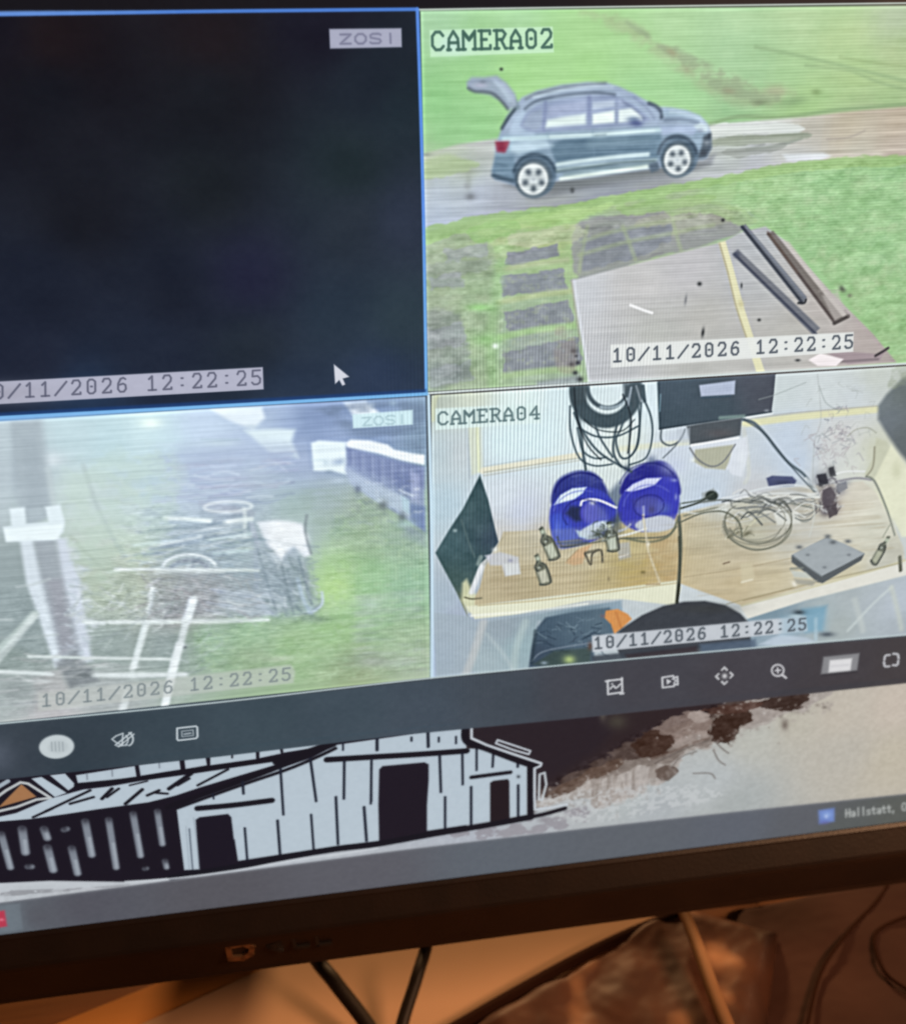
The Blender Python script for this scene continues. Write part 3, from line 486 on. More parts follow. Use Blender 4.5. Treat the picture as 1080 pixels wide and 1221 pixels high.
# rails and ladder
line([(-20, 790), (10, 765), (42, 732)], 9, '#b6c6c4', 2.4, .9); line([(-20, 738), (15, 739)], 2.4, '#b8c4c6', 1.4, .8)
line([(100, 741), (124, 743)], 5, '#d0dcde', 1.5, .9); line([(132, 742), (190, 742), (205, 742)], 5, '#d0dcda', 1.4, .95); line([(205, 742), (260, 742), (320, 739)], 2.6, '#d6e2dc', 1.2, .95)
line([(34, 782), (100, 784)], 3, '#c4d2d0', 1.3, .9); line([(100, 785), (205, 786)], 2.8, '#ccd8d6', 1.3, .85); line([(-20, 800), (60, 803)], 5, '#c0cccc', 1.6, .9); line([(116, 804), (160, 806), (220, 804)], 6, '#c6d0d2', 1.8, .85); line([(-20, 810), (60, 812)], 3, '#bcc4c6', 1.6, .7)
line([(229, 716), (222, 740)], 9.5, '#dae4f0', 1.6); line([(222, 740), (214, 770)], 7, '#b8c4c8', 2.5, .8); line([(214, 768), (205, 800), (197, 842)], 8, '#d4dee2', 1.6, .95); blob(216, 769, 5, 3.5, '#dde6ec', .9); blob(220, 771, 2.6, 1.6, '#5c666c', .9)
line([(184, 704), (178, 730)], 4, '#c4d0da', 2, .7); line([(174, 742), (166, 770), (160, 794)], 6.4, '#ccdadc', 1.5, .95); blob(160, 794, 6, 3, '#dae4e6', .9); line([(150, 830), (145, 850)], 8, '#c8d0d4', 2, .8)
strokes(110, 690, 260, 800, 60, ['#8c9a9c', '#b4c2c0', '#9aa8a8', '#c0ccd0'], 22, 2, -10, 50, 17, .45, soft=1.4)
strokes(0, 780, 140, 855, 40, ['#8c9698', '#c8ced0', '#a8aeb0', '#b8bcc0'], 40, 3, -3, 12, 18, .45, soft=1.6)
blob(335, 785, 18, 4, '#bccab0', .7, -6)

poly([(180, 600), (300, 590), (310, 640), (304, 700), (250, 690), (190, 690), (172, 650)], '#96a8b8', 16, .4); poly([(180, 686), (300, 686), (312, 732), (176, 740)], '#96a0a8', 12, .5)
poly([(190, 540), (350, 535), (352, 580), (300, 598), (220, 600)], '#9aa8c6', 16, .4)
for (x0, y0, x1, y1, c, wd) in ((178, 632, 300, 618, '#6f8496', 1.8), (185, 646, 300, 634, '#748a9c', 1.8), (176, 660, 250, 650, '#7c90a0', 2), (296, 616, 298, 640, '#8498ac', 1.6), (215, 690, 196, 738, '#8c949c', 1.6), (270, 655, 240, 700, '#8c9aa4', 1.4), (300, 640, 380, 652, '#8090a0', 1.6), (312, 700, 380, 690, '#6c7c8c', 1.8), (306, 650, 330, 730, '#78889a', 2), (336, 672, 350, 732, '#70808e', 2), (356, 665, 372, 720, '#66768a', 2.2), (310, 676, 368, 716, '#a8b8c8', 1.8), (180, 700, 300, 722, '#c8ced4', 1.6), (200, 730, 290, 700, '#808890', 1.6), (120, 700, 200, 760, '#a8b4b4', 2), (110, 770, 200, 720, '#98a6a8', 2), (20, 700, 60, 690, '#b8c4c8', 3), (0, 760, 70, 756, '#a8b4b6', 2), (130, 820, 210, 812, '#b8c2c4', 3), (60, 830, 150, 838, '#a4acae', 3), (0, 840, 60, 834, '#a0a8ac', 3)):
    line([(x0, y0), ((x0 + x1) / 2, (y0 + y1) / 2 + 1.5), (x1, y1)], wd, c, 1.2, .6)
for (x0, y0, x1, y1, c, wd, a_) in ((196, 617, 250, 621, '#e4f4f4', 4, .9), (272, 622, 300, 618, '#e8f0f4', 5, .8), (160, 650, 240, 640, '#d4e6f0', 3, .7), (245, 645, 300, 636, '#d0e4ea', 3, .7), (255, 660, 295, 656, '#cce4e8', 3, .6), (240, 600, 300, 612, '#a4a8b8', 8, .4), (300, 625, 308, 650, '#b4bcd4', 6, .6), (305, 650, 306, 700, '#98a4bc', 5, .4), (175, 700, 190, 690, '#d4dce4', 4, .5), (150, 667, 185, 668, '#d4e0c4', 3, .6), (182, 700, 178, 712, '#dce4ea', 4, .7)):
    line([(x0, y0), (x1, y1)], wd, c, 2, a_)
strokes(130, 600, 330, 740, 150, ['#ccdce0', '#a4b4be', '#dce8ec', '#9caab4'], 18, 1.4, -2, 10, 77, .35)
strokes(255, 700, 330, 732, 40, ['#c4cfe2', '#a8b4cc', '#d4dcea'], 26, 2, 14, 8, 78, .45)
for (x, y, n, ang, sp, ln, cl, wd, sd) in ((230, 650, 60, -8, 12, 34, ['#dfeaf0', '#7f94a8', '#c8dae4', '#8ea2b4'], 1.8, 91), (150, 720, 40, -30, 50, 20, ['#c8d2d4', '#8c9a9a', '#dce4e6'], 2.2, 92), (240, 715, 60, 10, 40, 16, ['#8c8e98', '#c4c8d0', '#a09ca4', '#dce2e8'], 1.8, 93), (270, 570, 50, -4, 8, 36, ['#8f9cc4', '#c4d2ea', '#a09cbc', '#dce6f0'], 2, 94), (345, 700, 60, 40, 60, 13, ['#6f7e90', '#c4cede', '#8c9cb0', '#dce4ee'], 1.6, 95)):
    rx, ry = (70, 26) if sd != 95 else (34, 34)
    strokes(x - rx, y - ry, x + rx, y + ry, n, cl, ln, wd, ang, sp, sd, .5, soft=1.1)
poly([(318, 626), (352, 624), (364, 640), (362, 655), (350, 650), (336, 664), (324, 652)], '#f0f2fa', 3.5, .75)
line([(230, 715), (224, 738)], 8, '#e0e8f2', 2, .8); line([(214, 770), (199, 836)], 6.5, '#dce4e8', 1.6, .8)
poly([(200, 482), (500, 474), (505, 560), (400, 590), (320, 610), (180, 620), (190, 540)], '#a6bce8', 26, .22)
veil(T3, '#ccdae0', .05)

def words_3():
    poly([(420, 494), (492, 488.5), (492, 506), (421, 510.5)], '#d6f2f8', 1.4, .95); text('ZOSI', (430, 498), (486, 494), (486, 504), (431, 507.5), 2, '#a4c2cc', .85, 1.3, .2)
    poly([(46, 826), (347, 792), (352, 800), (350, 814), (46, 848)], '#c6ccc8', 2, .6)
    text('10/11/2026 12:22:25', (48, 828), (349, 795.5), (349, 809.5), (48, 842), 2.2, '#737f84', .82, 1.1)
    line([(511, 472), (514.5, 640), (514.8, 808)], 3.4, '#cbe4f4', 1); line([(508.5, 476), (512, 640), (512.5, 808)], 1.2, '#7f9aa8', 1, .5)

# ---- tile 4: workbench
T4 = [(514, 471), (1080, 436), (1200, 428), (1120, 754), (1080, 757), (515, 808)]
clip(T4)
field(T4, [(522, 476, '#b4c0b4'), (560, 470, '#ccd6c4'), (620, 468, '#d8ecea'), (670, 470, '#cfe4ea'), (525, 540, '#b8ccd4'), (548, 540, '#c4cfd4'), (600, 525, '#cfe8f0'), (640, 520, '#cfe8f0'), (600, 590, '#d0dce6'), (620, 610, '#c4cfe4'), (600, 640, '#c8c8c4'), (530, 600, '#b4cedc'), (522, 720, '#a8bccb'), (540, 740, '#a8b6cc'), (530, 780, '#a4b8d4'), (560, 780, '#a8b4c0'), (600, 770, '#98b0bc'), (640, 650, '#c0b498'),
           (700, 530, '#d4e4e8'), (740, 530, '#d4e0d8'), (770, 480, '#d4e6ee'), (800, 540, '#c8d4e2'), (840, 590, '#c0d0e0'), (930, 470, '#c8d4d6'), (980, 470, '#ccd6d8'), (1020, 470, '#c8d2d8'), (1040, 450, '#c4ccc4'), (940, 520, '#c0d0e2'), (950, 550, '#bccee2'), (1000, 520, '#cfd0d0'), (990, 545, '#cdd2d2'), (1020, 550, '#d0d6d0'), (1040, 540, '#c8ccb4'), (1060, 600, '#d8dcbc'), (1075, 640, '#c4cccc'), (1010, 610, '#dcd4c4'), (900, 590, '#c4c8cc')])
# battens of the shelf
line([(516, 500), (522, 470), (560, 466)], 6, '#c4cba8', 2.5, .7); poly([(556, 495), (572, 492), (576, 562), (562, 566)], '#cfd8c4', 3, .85); line([(568, 500), (571, 562)], 2.4, '#dce4bc', 1.4, .8); line([(556, 500), (560, 570)], 2, '#a8b8c4', 1.6, .5)
line([(576, 561), (640, 551), (690, 543)], 8, '#dddcc6', 1.6, .95); line([(577, 567), (640, 557), (690, 549)], 1.6, '#b4b4a4', 1.2, .6); line([(577, 556), (640, 546)], 1.3, '#b0bcbc', 1, .6)
line([(740, 535), (790, 530), (830, 526)], 7, '#d8dcc0', 2.4, .7)
line([(888, 505), (950, 497), (1000, 492), (1044, 488)], 8.5, '#dcdcae', 2, .9); line([(884, 500), (950, 492), (1044, 484)], 1.8, '#a8a8a0', 1.2, .6); line([(886, 510), (892, 560), (888, 575)], 5, '#ccd2cc', 2, .7)
poly([(1044, 522), (1056, 526), (1062, 536), (1046, 575), (1030, 566), (1040, 545)], '#c4c8b0', 2, .9); line([(1042, 533), (1040, 556), (1032, 568)], 2, '#8e8c78', 1.3, .7)
poly([(1062, 530), (1082, 560), (1084, 640), (1074, 640), (1056, 600), (1042, 570)], '#dde0c4', 2.4, .9); blob(1068, 560, 6, 10, '#c4c8a8', .6)
# dark leaning panel
PN = [(572, 566), (582, 596), (588, 622), (594, 646), (584, 662), (572, 672), (562, 700), (552, 716), (558, 736), (544, 706), (530, 680), (519, 659), (535, 632), (552, 606)]
field(PN, [(560, 600, '#4c6a70'), (575, 590, '#446068'), (585, 640, '#3e5064'), (540, 650, '#4a6a72'), (545, 690, '#4c6868'), (560, 670, '#46646a'), (556, 725, '#7f8468'), (570, 630, '#4c6870')], 1.3)
grain(PN, 'mid', .03); line([(550, 620), (560, 650), (566, 664)], 2, '#6c8484', 1.6, .5); blob(542, 632, 2.4, 2, '#a4bcc0', .9)
poly([(551, 695), (556, 690), (564, 706), (576, 716), (584, 716), (572, 730), (558, 730), (550, 716)], '#d4d6ac', 3, .9)
# table top
TB_ = [(566, 712), (572, 700), (578, 676), (592, 654), (600, 634), (650, 632), (700, 628), (812, 612), (860, 600), (930, 582), (1028, 574), (1044, 588), (1062, 620), (1076, 652), (1078, 672), (960, 700), (884, 722), (806, 694), (700, 706), (566, 722)]
field(TB_, [(600, 650, '#c4b898'), (640, 640, '#c4bca4'), (600, 700, '#bfac88'), (590, 715, '#c8b890'), (640, 700, '#bfae86'), (680, 690, '#c6b48c'), (720, 690, '#c6b27c'), (700, 660, '#c8c0a4'), (760, 650, '#c4b47c'), (760, 690, '#c4a660'), (790, 680, '#c4a468'), (790, 650, '#c0a878'), (740, 670, '#c4b070'), (830, 640, '#c8bc9c'), (830, 680, '#c6b48c'), (860, 710, '#c8b48c'), (880, 690, '#cbb68c'), (880, 660, '#c8ba9c'), (920, 690, '#d2c29c'), (960, 690, '#d4c8a8'), (1010, 690, '#ccc2a0'), (900, 620, '#c0c0ac'), (940, 640, '#c8c8c0'), (960, 640, '#c4c4c0'), (1000, 600, '#e0d8ca'), (1010, 625, '#e0dccc'), (1040, 630, '#d8d8c8'), (1050, 670, '#c8c8bc'), (860, 600, '#bcc0bc'), (930, 600, '#b8b8b8')], 1.6)
grain(TB_, 'str', .03); grain(TB_, 'big', .03)
mottle([(770, 650), (808, 640), (808, 695), (780, 694)], '#b88f54', 'mid', -.3, .5, .5, 7); mottle([(738, 668), (775, 664), (792, 692), (740, 697)], '#c4a850', 'mid', -.3, .5, .45, 7)
line([(815, 688), (880, 678), (950, 664)], 1.2, '#a08c68', 1, .6); line([(815, 655), (850, 652)], 1, '#a8987c', 1, .5); blob(766, 682, 3, 2, '#6c5c28', .9); blob(725, 690, 1.2, 3, '#7c6c4c', .8); line([(862, 672), (869, 670)], 1.8, '#7c6450', 1); line([(886, 716), (950, 700)], 1.4, '#a08a64', 1, .7)
# front rail
poly([(556, 723), (600, 718), (700, 706), (806, 692), (812, 700), (806, 722), (740, 714), (700, 716), (620, 732), (566, 738)], '#dde0c6', 1.6); line([(570, 722), (640, 716), (700, 709), (806, 695)], 1.6, '#b8a87c', 1, .7); line([(562, 734), (640, 728), (700, 720)], 3, '#e8ece0', 1.4, .8)
poly([(882, 724), (960, 703), (1020, 686), (1078, 668), (1086, 668), (1086, 684), (1020, 700), (960, 715), (892, 738)], '#dcdcd2', 1.6); line([(884, 722), (960, 702), (1040, 680), (1078, 668)], 2.6, '#cfc8a0', 1.2, .8); line([(866, 720), (960, 697), (1070, 672)], 1.1, '#8c8058', 1, .6)
# below the bench
poly([(516, 730), (556, 734), (566, 740), (578, 740), (600, 736), (640, 728), (742, 716), (742, 760), (700, 776), (520, 808)], '#a2b4c0', 2, .8)
field([(578, 742), (640, 732), (740, 716), (742, 740), (640, 740), (630, 796), (572, 802), (560, 800)], [(600, 750, '#98a8b4'), (620, 770, '#98b4bc'), (700, 730, '#7f98a8'), (740, 722, '#90a8b8'), (580, 790, '#a4b8c0')], 2)
line([(576, 742), (566, 775), (555, 805)], 9, '#c0c4c4', 3.5, .7); line([(626, 742), (616, 770), (612, 800)], 8, '#b4c8c8', 3.5, .6); line([(580, 756), (600, 780), (612, 800)], 4, '#b8c8cc', 3, .5)
field([(890, 738), (960, 716), (1020, 701), (1084, 685), (1084, 757), (880, 776)], [(920, 738, '#7c98a8'), (980, 735, '#a8b8bc'), (1000, 745, '#a8b4b4'), (1040, 720, '#b0bcc4'), (1070, 720, '#b8c4d0'), (1075, 745, '#a8b4bc'), (930, 760, '#9cb0c0'), (1010, 715, '#acb8bc')], 1.6)
line([(1062, 700), (1040, 720), (1010, 752)], 3, '#c8d4d4', 2, .7); line([(1062, 700), (1070, 730), (1074, 750)], 5, '#c4ccc0', 3, .6); line([(1018, 715), (1024, 735), (1028, 752)], 6, '#c0cac8', 3, .6); line([(905, 745), (880, 752)], 3, '#b0c8d4', 2, .7)
poly([(955, 726), (985, 722), (980, 752), (960, 754)], '#70a4c0', 4, .85); blob(952, 730, 7, 3, '#34424c', .9); blob(985, 756, 9, 3, '#4c5864', .8); line([(972, 738), (972, 762)], 4, '#b0c8d4', 1.8, .8); blob(948, 734, 8, 1.6, '#c8d8dc', .8); poly([(905, 768), (930, 756), (960, 760), (975, 766), (940, 772)], '#bcccdc', 2.5, .8)
# box of keyboards
BX = [(630, 796), (634, 770), (640, 748), (650, 736), (680, 730), (726, 724), (740, 744), (748, 754), (708, 758), (708, 790), (670, 796)]
field(BX, [(640, 780, '#46586c'), (650, 745, '#50687c'), (680, 750, '#5a7284'), (700, 770, '#5c7488'), (660, 790, '#4c6478'), (720, 740, '#607888')], 2.2)
strokes(640, 738, 720, 782, 60, ['#34485a', '#7c94a4', '#46586a', '#8ca4b0', '#384c60'], 10, 1.6, 0, 50, 21, .6); line([(634, 788), (650, 776), (706, 766)], 1.6, '#8c9cac', 1.2, .7); line([(638, 752), (634, 790)], 4, '#384c58', 2, .6)
poly([(636, 792), (660, 776), (704, 772), (704, 790), (660, 796)], '#46584c', 3, .6); blob(678, 786, 7, 5, '#b0c87c', .95); blob(648, 790, 4, 2, '#a4b8cc', .7); blob(703, 770, 3, 5, '#704c3c', .7)
poly([(722, 728), (736, 726), (748, 732), (753, 738), (742, 748), (732, 756), (728, 744), (720, 736)], '#dc9450', 1.5); line([(734, 730), (740, 748)], 2, '#c47840', 1.4, .6); blob(718, 734, 3, 2, '#7c6c74', .8)
# blue reels
poly([(657, 600), (660, 580), (670, 568), (690, 561), (708, 564), (720, 577), (725, 596), (700, 600), (670, 606)], '#34409c', 2.6, .95, True)
mottle([(662, 570), (690, 560), (718, 572), (700, 580), (672, 582)], '#7884c0', 'mid', .1, .5, .5, 4); poly([(722, 590), (738, 574), (746, 590), (742, 620), (730, 630)], '#5c708c', 5, .75)
poly([(655, 612), (660, 598), (674, 586), (692, 580), (712, 583), (726, 592), (734, 606), (732, 624), (718, 640), (692, 650), (668, 653), (658, 640)], '#4450c8', 2, 1, True)
poly([(656, 618), (668, 612), (680, 626), (688, 640), (676, 652), (664, 650)], '#4a62dc', 4, .9, True); blob(664, 628, 4, 8, '#6c88f0', .5); poly([(674, 612), (680, 603), (692, 604), (694, 620), (686, 622)], '#344060', 3.5, .9); ell(703, 612, 12, 12, '#4c4ccc', 3, .9); blob(716, 608, 6, 8, '#3c449c', .6)
poly([(660, 602), (668, 590), (682, 582), (699, 580.5), (694, 588), (684, 595), (672, 598)], '#cfe4f2', 1.5, .98); blob(676, 592, 8, 4, '#e4f2f4', .7, -25)
poly([(694, 632), (712, 622), (724, 620), (716, 632), (704, 634)], '#a8c4d8', 2, .85); poly([(686, 632), (700, 634), (716, 640), (700, 643), (690, 640)], '#b4d4ec', 2, .9); poly([(664, 646), (690, 642), (700, 648), (680, 652)], '#4a5c6c', 2.5, .7)
poly([(741, 590), (744, 570), (760, 556), (782, 549), (798, 554), (808, 570), (809, 590), (780, 574)], '#3236a0', 2.4, .98, True); mottle([(742, 566), (766, 552), (790, 550), (780, 562), (752, 574)], '#7078b8', 'mid', .1, .5, .5, 4)
poly([(736, 606), (742, 588), (760, 573), (788, 568), (806, 572), (809, 590), (807, 612), (796, 626), (768, 634), (748, 628), (738, 618)], '#444ac8', 2, 1, True); poly([(784, 572), (806, 572), (808, 600), (800, 618), (786, 600)], '#464cd2', 4, .9); poly([(752, 596), (770, 590), (784, 594), (782, 604), (756, 604)], '#3c4098', 3.5, .6); blob(790, 606, 9, 7, '#5c74c4', .7)
poly([(745, 585), (754, 577), (770, 570), (788, 569.5), (780, 578), (764, 583), (752, 586)], '#ccd4f2', 1.5, .98); blob(776, 607, 4.5, 5, '#34305c', .95); line([(766.5, 604), (767, 616)], 2.6, '#ccd4ec', 1.3, .9); blob(803, 572, 4, 2, '#98a4e0', .7); blob(805, 592, 2, 4, '#8c98e0', .8)
poly([(757, 627), (764, 620), (780, 615), (794, 615), (804, 622), (800, 630), (780, 634), (764, 633)], '#b4c0d8', 2, .92, True); blob(770, 624, 8, 4, '#c8d4ec', .6)
poly([(700, 600), (716, 604), (724, 618), (714, 628), (700, 624), (694, 612)], '#7c88d4', 4, .5, True); poly([(690, 636), (706, 624), (722, 622), (718, 634), (706, 642)], '#c4d4e6', 2.2, .85, True); poly([(756, 598), (772, 592), (788, 596), (790, 608), (776, 616), (760, 612)], '#7078c8', 5, .5, True); poly([(757, 626), (776, 616), (800, 617), (803, 628), (780, 634)], '#c8d0e2', 2.4, .8, True)
line([(692, 602), (694, 597), (704, 595), (716, 597), (734, 605)], 2.6, '#e4e8f2', 1.1); blob(706, 598.5, 4, 3, '#d4dce0', .9)
poly([(702, 640), (716, 628), (738, 612), (742, 634), (724, 646)], '#46545c', 5, .7); line([(738, 633), (746, 630), (751, 625)], 2.6, '#b4c0dc', 1.3, .8); line([(735, 640), (752, 636), (770, 630)], 2.6, '#e4eaee', 1.2, .9)
line([(668, 652), (700, 648), (740, 642), (790, 640), (806, 628)], 2, '#46504c', 1.1, .8); line([(746, 642), (775, 646), (798, 638), (808, 618)], 2.8, '#5c6450', 1.2, .8); line([(664, 640), (672, 652), (700, 646)], 2.4, '#3c4864', 1.2, .8)
line([(766, 614), (770, 640), (773, 658), (786, 694)], 2.2, '#dcd0b0', 1.3, .8); blob(772, 648, 2.2, 3, '#ece8d8', .9); line([(770, 697), (786, 696)], 1.6, '#a07848', 1, .7)
# orange wedge, black clamp, bottles, bits
poly([(674, 671), (690, 654), (706, 648), (698, 660), (694, 672), (684, 674)], '#d8a878', 2); line([(676, 668), (688, 656)], 1.6, '#a88458', 1, .7)
line([(697, 660), (704, 673), (706, 660), (716, 656), (718, 670)], 2.4, '#3c3a34', 1.1, .9); line([(698, 659), (712, 656)], 3.6, '#4c4a40', 1.4, .8)
poly([(734, 648), (750, 646), (752, 664), (738, 668)], '#aab0bc', 2, .7); line([(738, 664), (748, 661)], 2, '#dcdce0', 1.2, .9)
line([(577, 563), (690, 546)], 1.3, '#98a09c', 1, .6); line([(560, 700), (600, 640)], 1, '#8c8c74', 1, .4)
mottle([(590, 655), (806, 625), (806, 694), (580, 712)], '#a8946c', 'hair', .2, .4, .5, 5, False); mottle([(812, 612), (1040, 590), (1070, 660), (830, 715)], '#ac9c7c', 'hair', .3, .4, .4, 5, False)
def bottle(x, y, an, L, wd, lab):
    g = math.radians(an); dx, dy = math.cos(g), math.sin(g)
    def P(t, s): return (x + dx * t * L - dy * s * wd, y + dy * t * L + dx * s * wd)
    poly([P(-.2, -.28), P(-.05, -.5), P(.5, -.5), P(.5, .5), P(-.05, .5), P(-.2, .28)], '#535c50', 1.5, .8)
    poly([P(-.5, -.18), P(-.16, -.2), P(-.16, .2), P(-.5, .18)], '#5a6458', 1.1, .8); blob(*P(-.4, 0), 3.0, 2.6, '#c4d2bc', .9); line([P(-.52, -.1), P(-.5, .12)], 2.2, '#3c443c', 1.1, .8)
    poly([P(.02, -.34), P(.44, -.3), P(.44, .3), P(.04, .34)], lab, 1.8, .92)
    line([P(-.22, -.2), P(-.06, -.46), P(.44, -.46), P(.52, 0), P(.44, .46)], 1.9, '#30383a', 1.2, .85); line([P(-.3, .1), P(-.14, .42), P(.0, .3)], 2, '#343c3c', 1.2, .9)
    blob(*P(-.12, 0), 2.8, 2.6, '#2c3232', .8); blob(*P(-.1, .12), 1.6, 1.4, '#c8d4c8', .85)
bottle(653, 648, 66, 40, 15, '#c4ccb8'); bottle(645, 679, 72, 36, 15, '#c8c8b4'); bottle(728, 640, 80, 34, 15, '#c4d0c0'); bottle(1049, 656, 120, 36, 9, '#b4b8a0')
# white scraps on the left
poly([(578, 662), (596, 658), (618, 664), (620, 684), (602, 687), (598, 674), (584, 674)], '#c6cad6', 2, .95); poly([(600, 672), (618, 672), (620, 684), (604, 686)], '#d8dee4', 1.6, .9); blob(608, 668, 3, 2, '#8c90b8', .7); line([(574, 676), (568, 690), (562, 706)], 6, '#dfe4e8', 2, .9); line([(573, 664), (570, 672)], 5, '#9cb0ac', 2, .7); blob(590, 655, 4, 3, '#e4e8e4', .8); line([(554, 712), (562, 714), (574, 713)], 1.8, '#5c5a44', 1, .8)
# coiled cable on the wall
arc(722, 466, 35, 36, -5, 185, 17, '#465a64', 2.2, .95); arc(724, 462, 24, 24, 0, 180, 5, '#374a56', 1.6, .8); poly([(679, 459), (700, 457), (698, 480), (682, 484)], '#4c5c64', 3, .9); poly([(742, 456), (764, 455), (766, 476), (752, 490), (744, 478)], '#53646e', 3, .85)
arc(724, 470, 24, 16, 20, 110, 3.4, '#b4c8d2', 1.4, .75); line([(752, 462), (748, 484)], 2.4, '#b8c8d8', 1.2, .7); line([(758, 460), (764, 480)], 2, '#aebcc8', 1.2, .6)
for pts, wd in (([(679, 484), (680, 515), (690, 545), (708, 555), (730, 553)], 2.0), ([(685, 485), (692, 515), (694, 535), (698, 560)], 3.2), ([(684, 492), (695, 515), (715, 540), (748, 560), (752, 562)], 2.6), ([(688, 510), (694, 536), (708, 546), (722, 545)], 2), ([(690, 510), (710, 520), (735, 520), (760, 508)], 2.2), ([(708, 500), (714, 520), (730, 545)], 2.2), ([(740, 490), (733, 515), (731, 540), (740, 556)], 2.8), ([(748, 486), (740, 510), (734, 525), (740, 545), (752, 543), (760, 525), (764, 480)], 2.4), ([(752, 480), (750, 520), (749, 560)], 1.8), ([(764, 470), (775, 495), (777, 520), (770, 545), (750, 554)], 2.2), ([(758, 470), (762, 500), (760, 530), (750, 545)], 2), ([(766, 460), (768, 478)], 4), ([(735, 500), (726, 508), (716, 500)], 1.8)):
    line(pts, wd, '#4a5f6a', 1.0, .9)
blob(693, 490, 5, 14, '#4a5c66', .7, 8); blob(747, 558, 5, 4, '#44566a', .8); blob(776, 548, 6, 5, '#66789c', .7)
# the black screen on the wall
TVP = [(784, 453.5), (924, 444.5), (922, 468), (919, 491), (860, 500), (786, 512)]
field(TVP, [(790, 500, '#4c5f6c'), (800, 470, '#536574'), (860, 490, '#4f616e'), (910, 470, '#585f6c'), (900, 450, '#5c6472')], 1.1)
line([(784, 456), (786, 511)], 2.2, '#3c525e', 1, .8); line([(787, 470), (786, 490)], 1.4, '#8cb4c4', 1, .7); line([(786, 511), (860, 500), (919, 491)], 2, '#3c4c58', 1, .8); poly([(833, 459), (876, 453.5), (875, 470), (835, 472.5)], '#b2bfd8', 1.3); blob(913, 489, 3, 1.4, '#a0aab4', .8); line([(836, 474), (870, 472)], 1.4, '#4a6a84', 1.2, .6)
line([(858, 498), (886, 496)], 4, '#88a4a0', 2, .8); poly([(818, 508), (840, 504), (884, 498), (882, 519), (840, 528), (822, 530)], '#5a646c', 1.6); blob(858, 516, 18, 5, '#6c686c', .6); line([(920, 493), (890, 498)], 2.6, '#dfe6e8', 1.2, .8)
poly([(824, 533), (882, 523), (890, 520), (892, 540), (884, 568), (872, 566), (868, 560), (830, 556)], '#d4dce6', 2, .95); poly([(828, 536), (874, 530), (868, 552), (864, 560), (840, 558), (826, 550)], '#b2b5a0', 1.8); line([(824, 531), (880, 522)], 3, '#e8ecf0', 1.2); line([(822, 534), (832, 548), (848, 556), (862, 550), (876, 530)], 1.8, '#7c8288', 1, .9); blob(825, 548, 3, 2.6, '#e4ecec', .9); blob(884, 545, 5, 18, '#dce4ea', .6)
line([(788, 512), (788, 525), (798, 531), (810, 525), (816, 512)], 2, '#55646e', 1, .9); line([(816, 514), (806, 530), (790, 546)], 1.8, '#66727c', 1, .8); poly([(806, 512), (822, 510), (822, 528), (808, 528)], '#b8c4d0', 2, .6); blob(800, 556, 14, 10, '#c0cce8', .6)
line([(884, 500), (898, 504), (912, 518), (925, 535), (940, 552), (958, 566), (972, 586)], 3, '#627480', 1.2); line([(960, 570), (970, 580), (976, 590)], 3, '#d4dce0', 1.2, .8)
line([(904, 476), (925, 470), (960, 456)], 1, '#a0acac', 1, .7); line([(974, 446), (978, 500), (970, 530), (968, 600)], 1, '#a8b0b0', 1, .5); line([(976, 460), (984, 480), (1000, 490)], 1, '#8c9898', 1, .5)
rr = random.Random(31)
for i in range(46):
    x, y = rr.gauss(990, 13), rr.gauss(528, 18); line([(x, y), (x + rr.uniform(-7, 7), y + rr.uniform(-3, 3)), (x + rr.uniform(-8, 8), y + rr.uniform(2, 9))], 1.1, rr.choice(['#9c98a4', '#aca4a8', '#b4b0b4', '#8c949c']), 1.1, .45)
for i in range(26):
    x, y = rr.uniform(960, 1040), rr.uniform(450, 560); line([(x, y), (x + rr.uniform(-7, 7), y + rr.uniform(-3, 3)), (x + rr.uniform(-10, 10), y + rr.uniform(2, 12))], 1.1, '#a4aca8', 1, .3)
line([(1010, 520), (1020, 512), (1034, 510), (1044, 516)], 1.2, '#a0a494', 1, .7)
# things on the back of the bench
poly([(913, 570), (920, 567), (944, 568), (949, 573), (946, 579), (916, 580)], '#5b658c', 1.5); blob(932, 575, 12, 3, '#46506e', .7)
poly([(836, 588), (850, 582), (856, 590), (852, 598), (838, 600)], '#8c9490', 2, .6); ell(848, 591, 7.5, 6, '#3d4a48', 1.5)
for (x, y, rx, ry, c) in ((979, 572, 8, 8, '#565a68'), (990, 562, 4.5, 6, '#565a60'), (986, 590, 10, 12, '#605868'), (992, 604, 8, 9, '#5c4c5c'), (982, 608, 6, 7, '#544c5c'), (1000, 584, 8, 6, '#8c8c9c'), (1005, 576, 8, 4, '#949aa4'), (984, 598, 4, 10, '#483c50')):
    blob(x, y, rx, ry, c, .9)
line([(990, 602), (988, 608)], 3.4, '#d8d4dc', 1.3, .9); line([(975, 590), (985, 580)], 2, '#b8b0b8', 1, .8); line([(992, 566), (1008, 562), (1030, 562)], 2, '#e0e4e4', 1.1, .9); line([(996, 574), (1020, 570), (1038, 572)], 2.4, '#8c8c98', 1.2, .8); line([(1032, 568), (1042, 574), (1056, 606), (1066, 638)], 2, '#808880', 1.1, .9); line([(1060, 626), (1052, 640)], 1.6, '#8c9484', 1, .7)
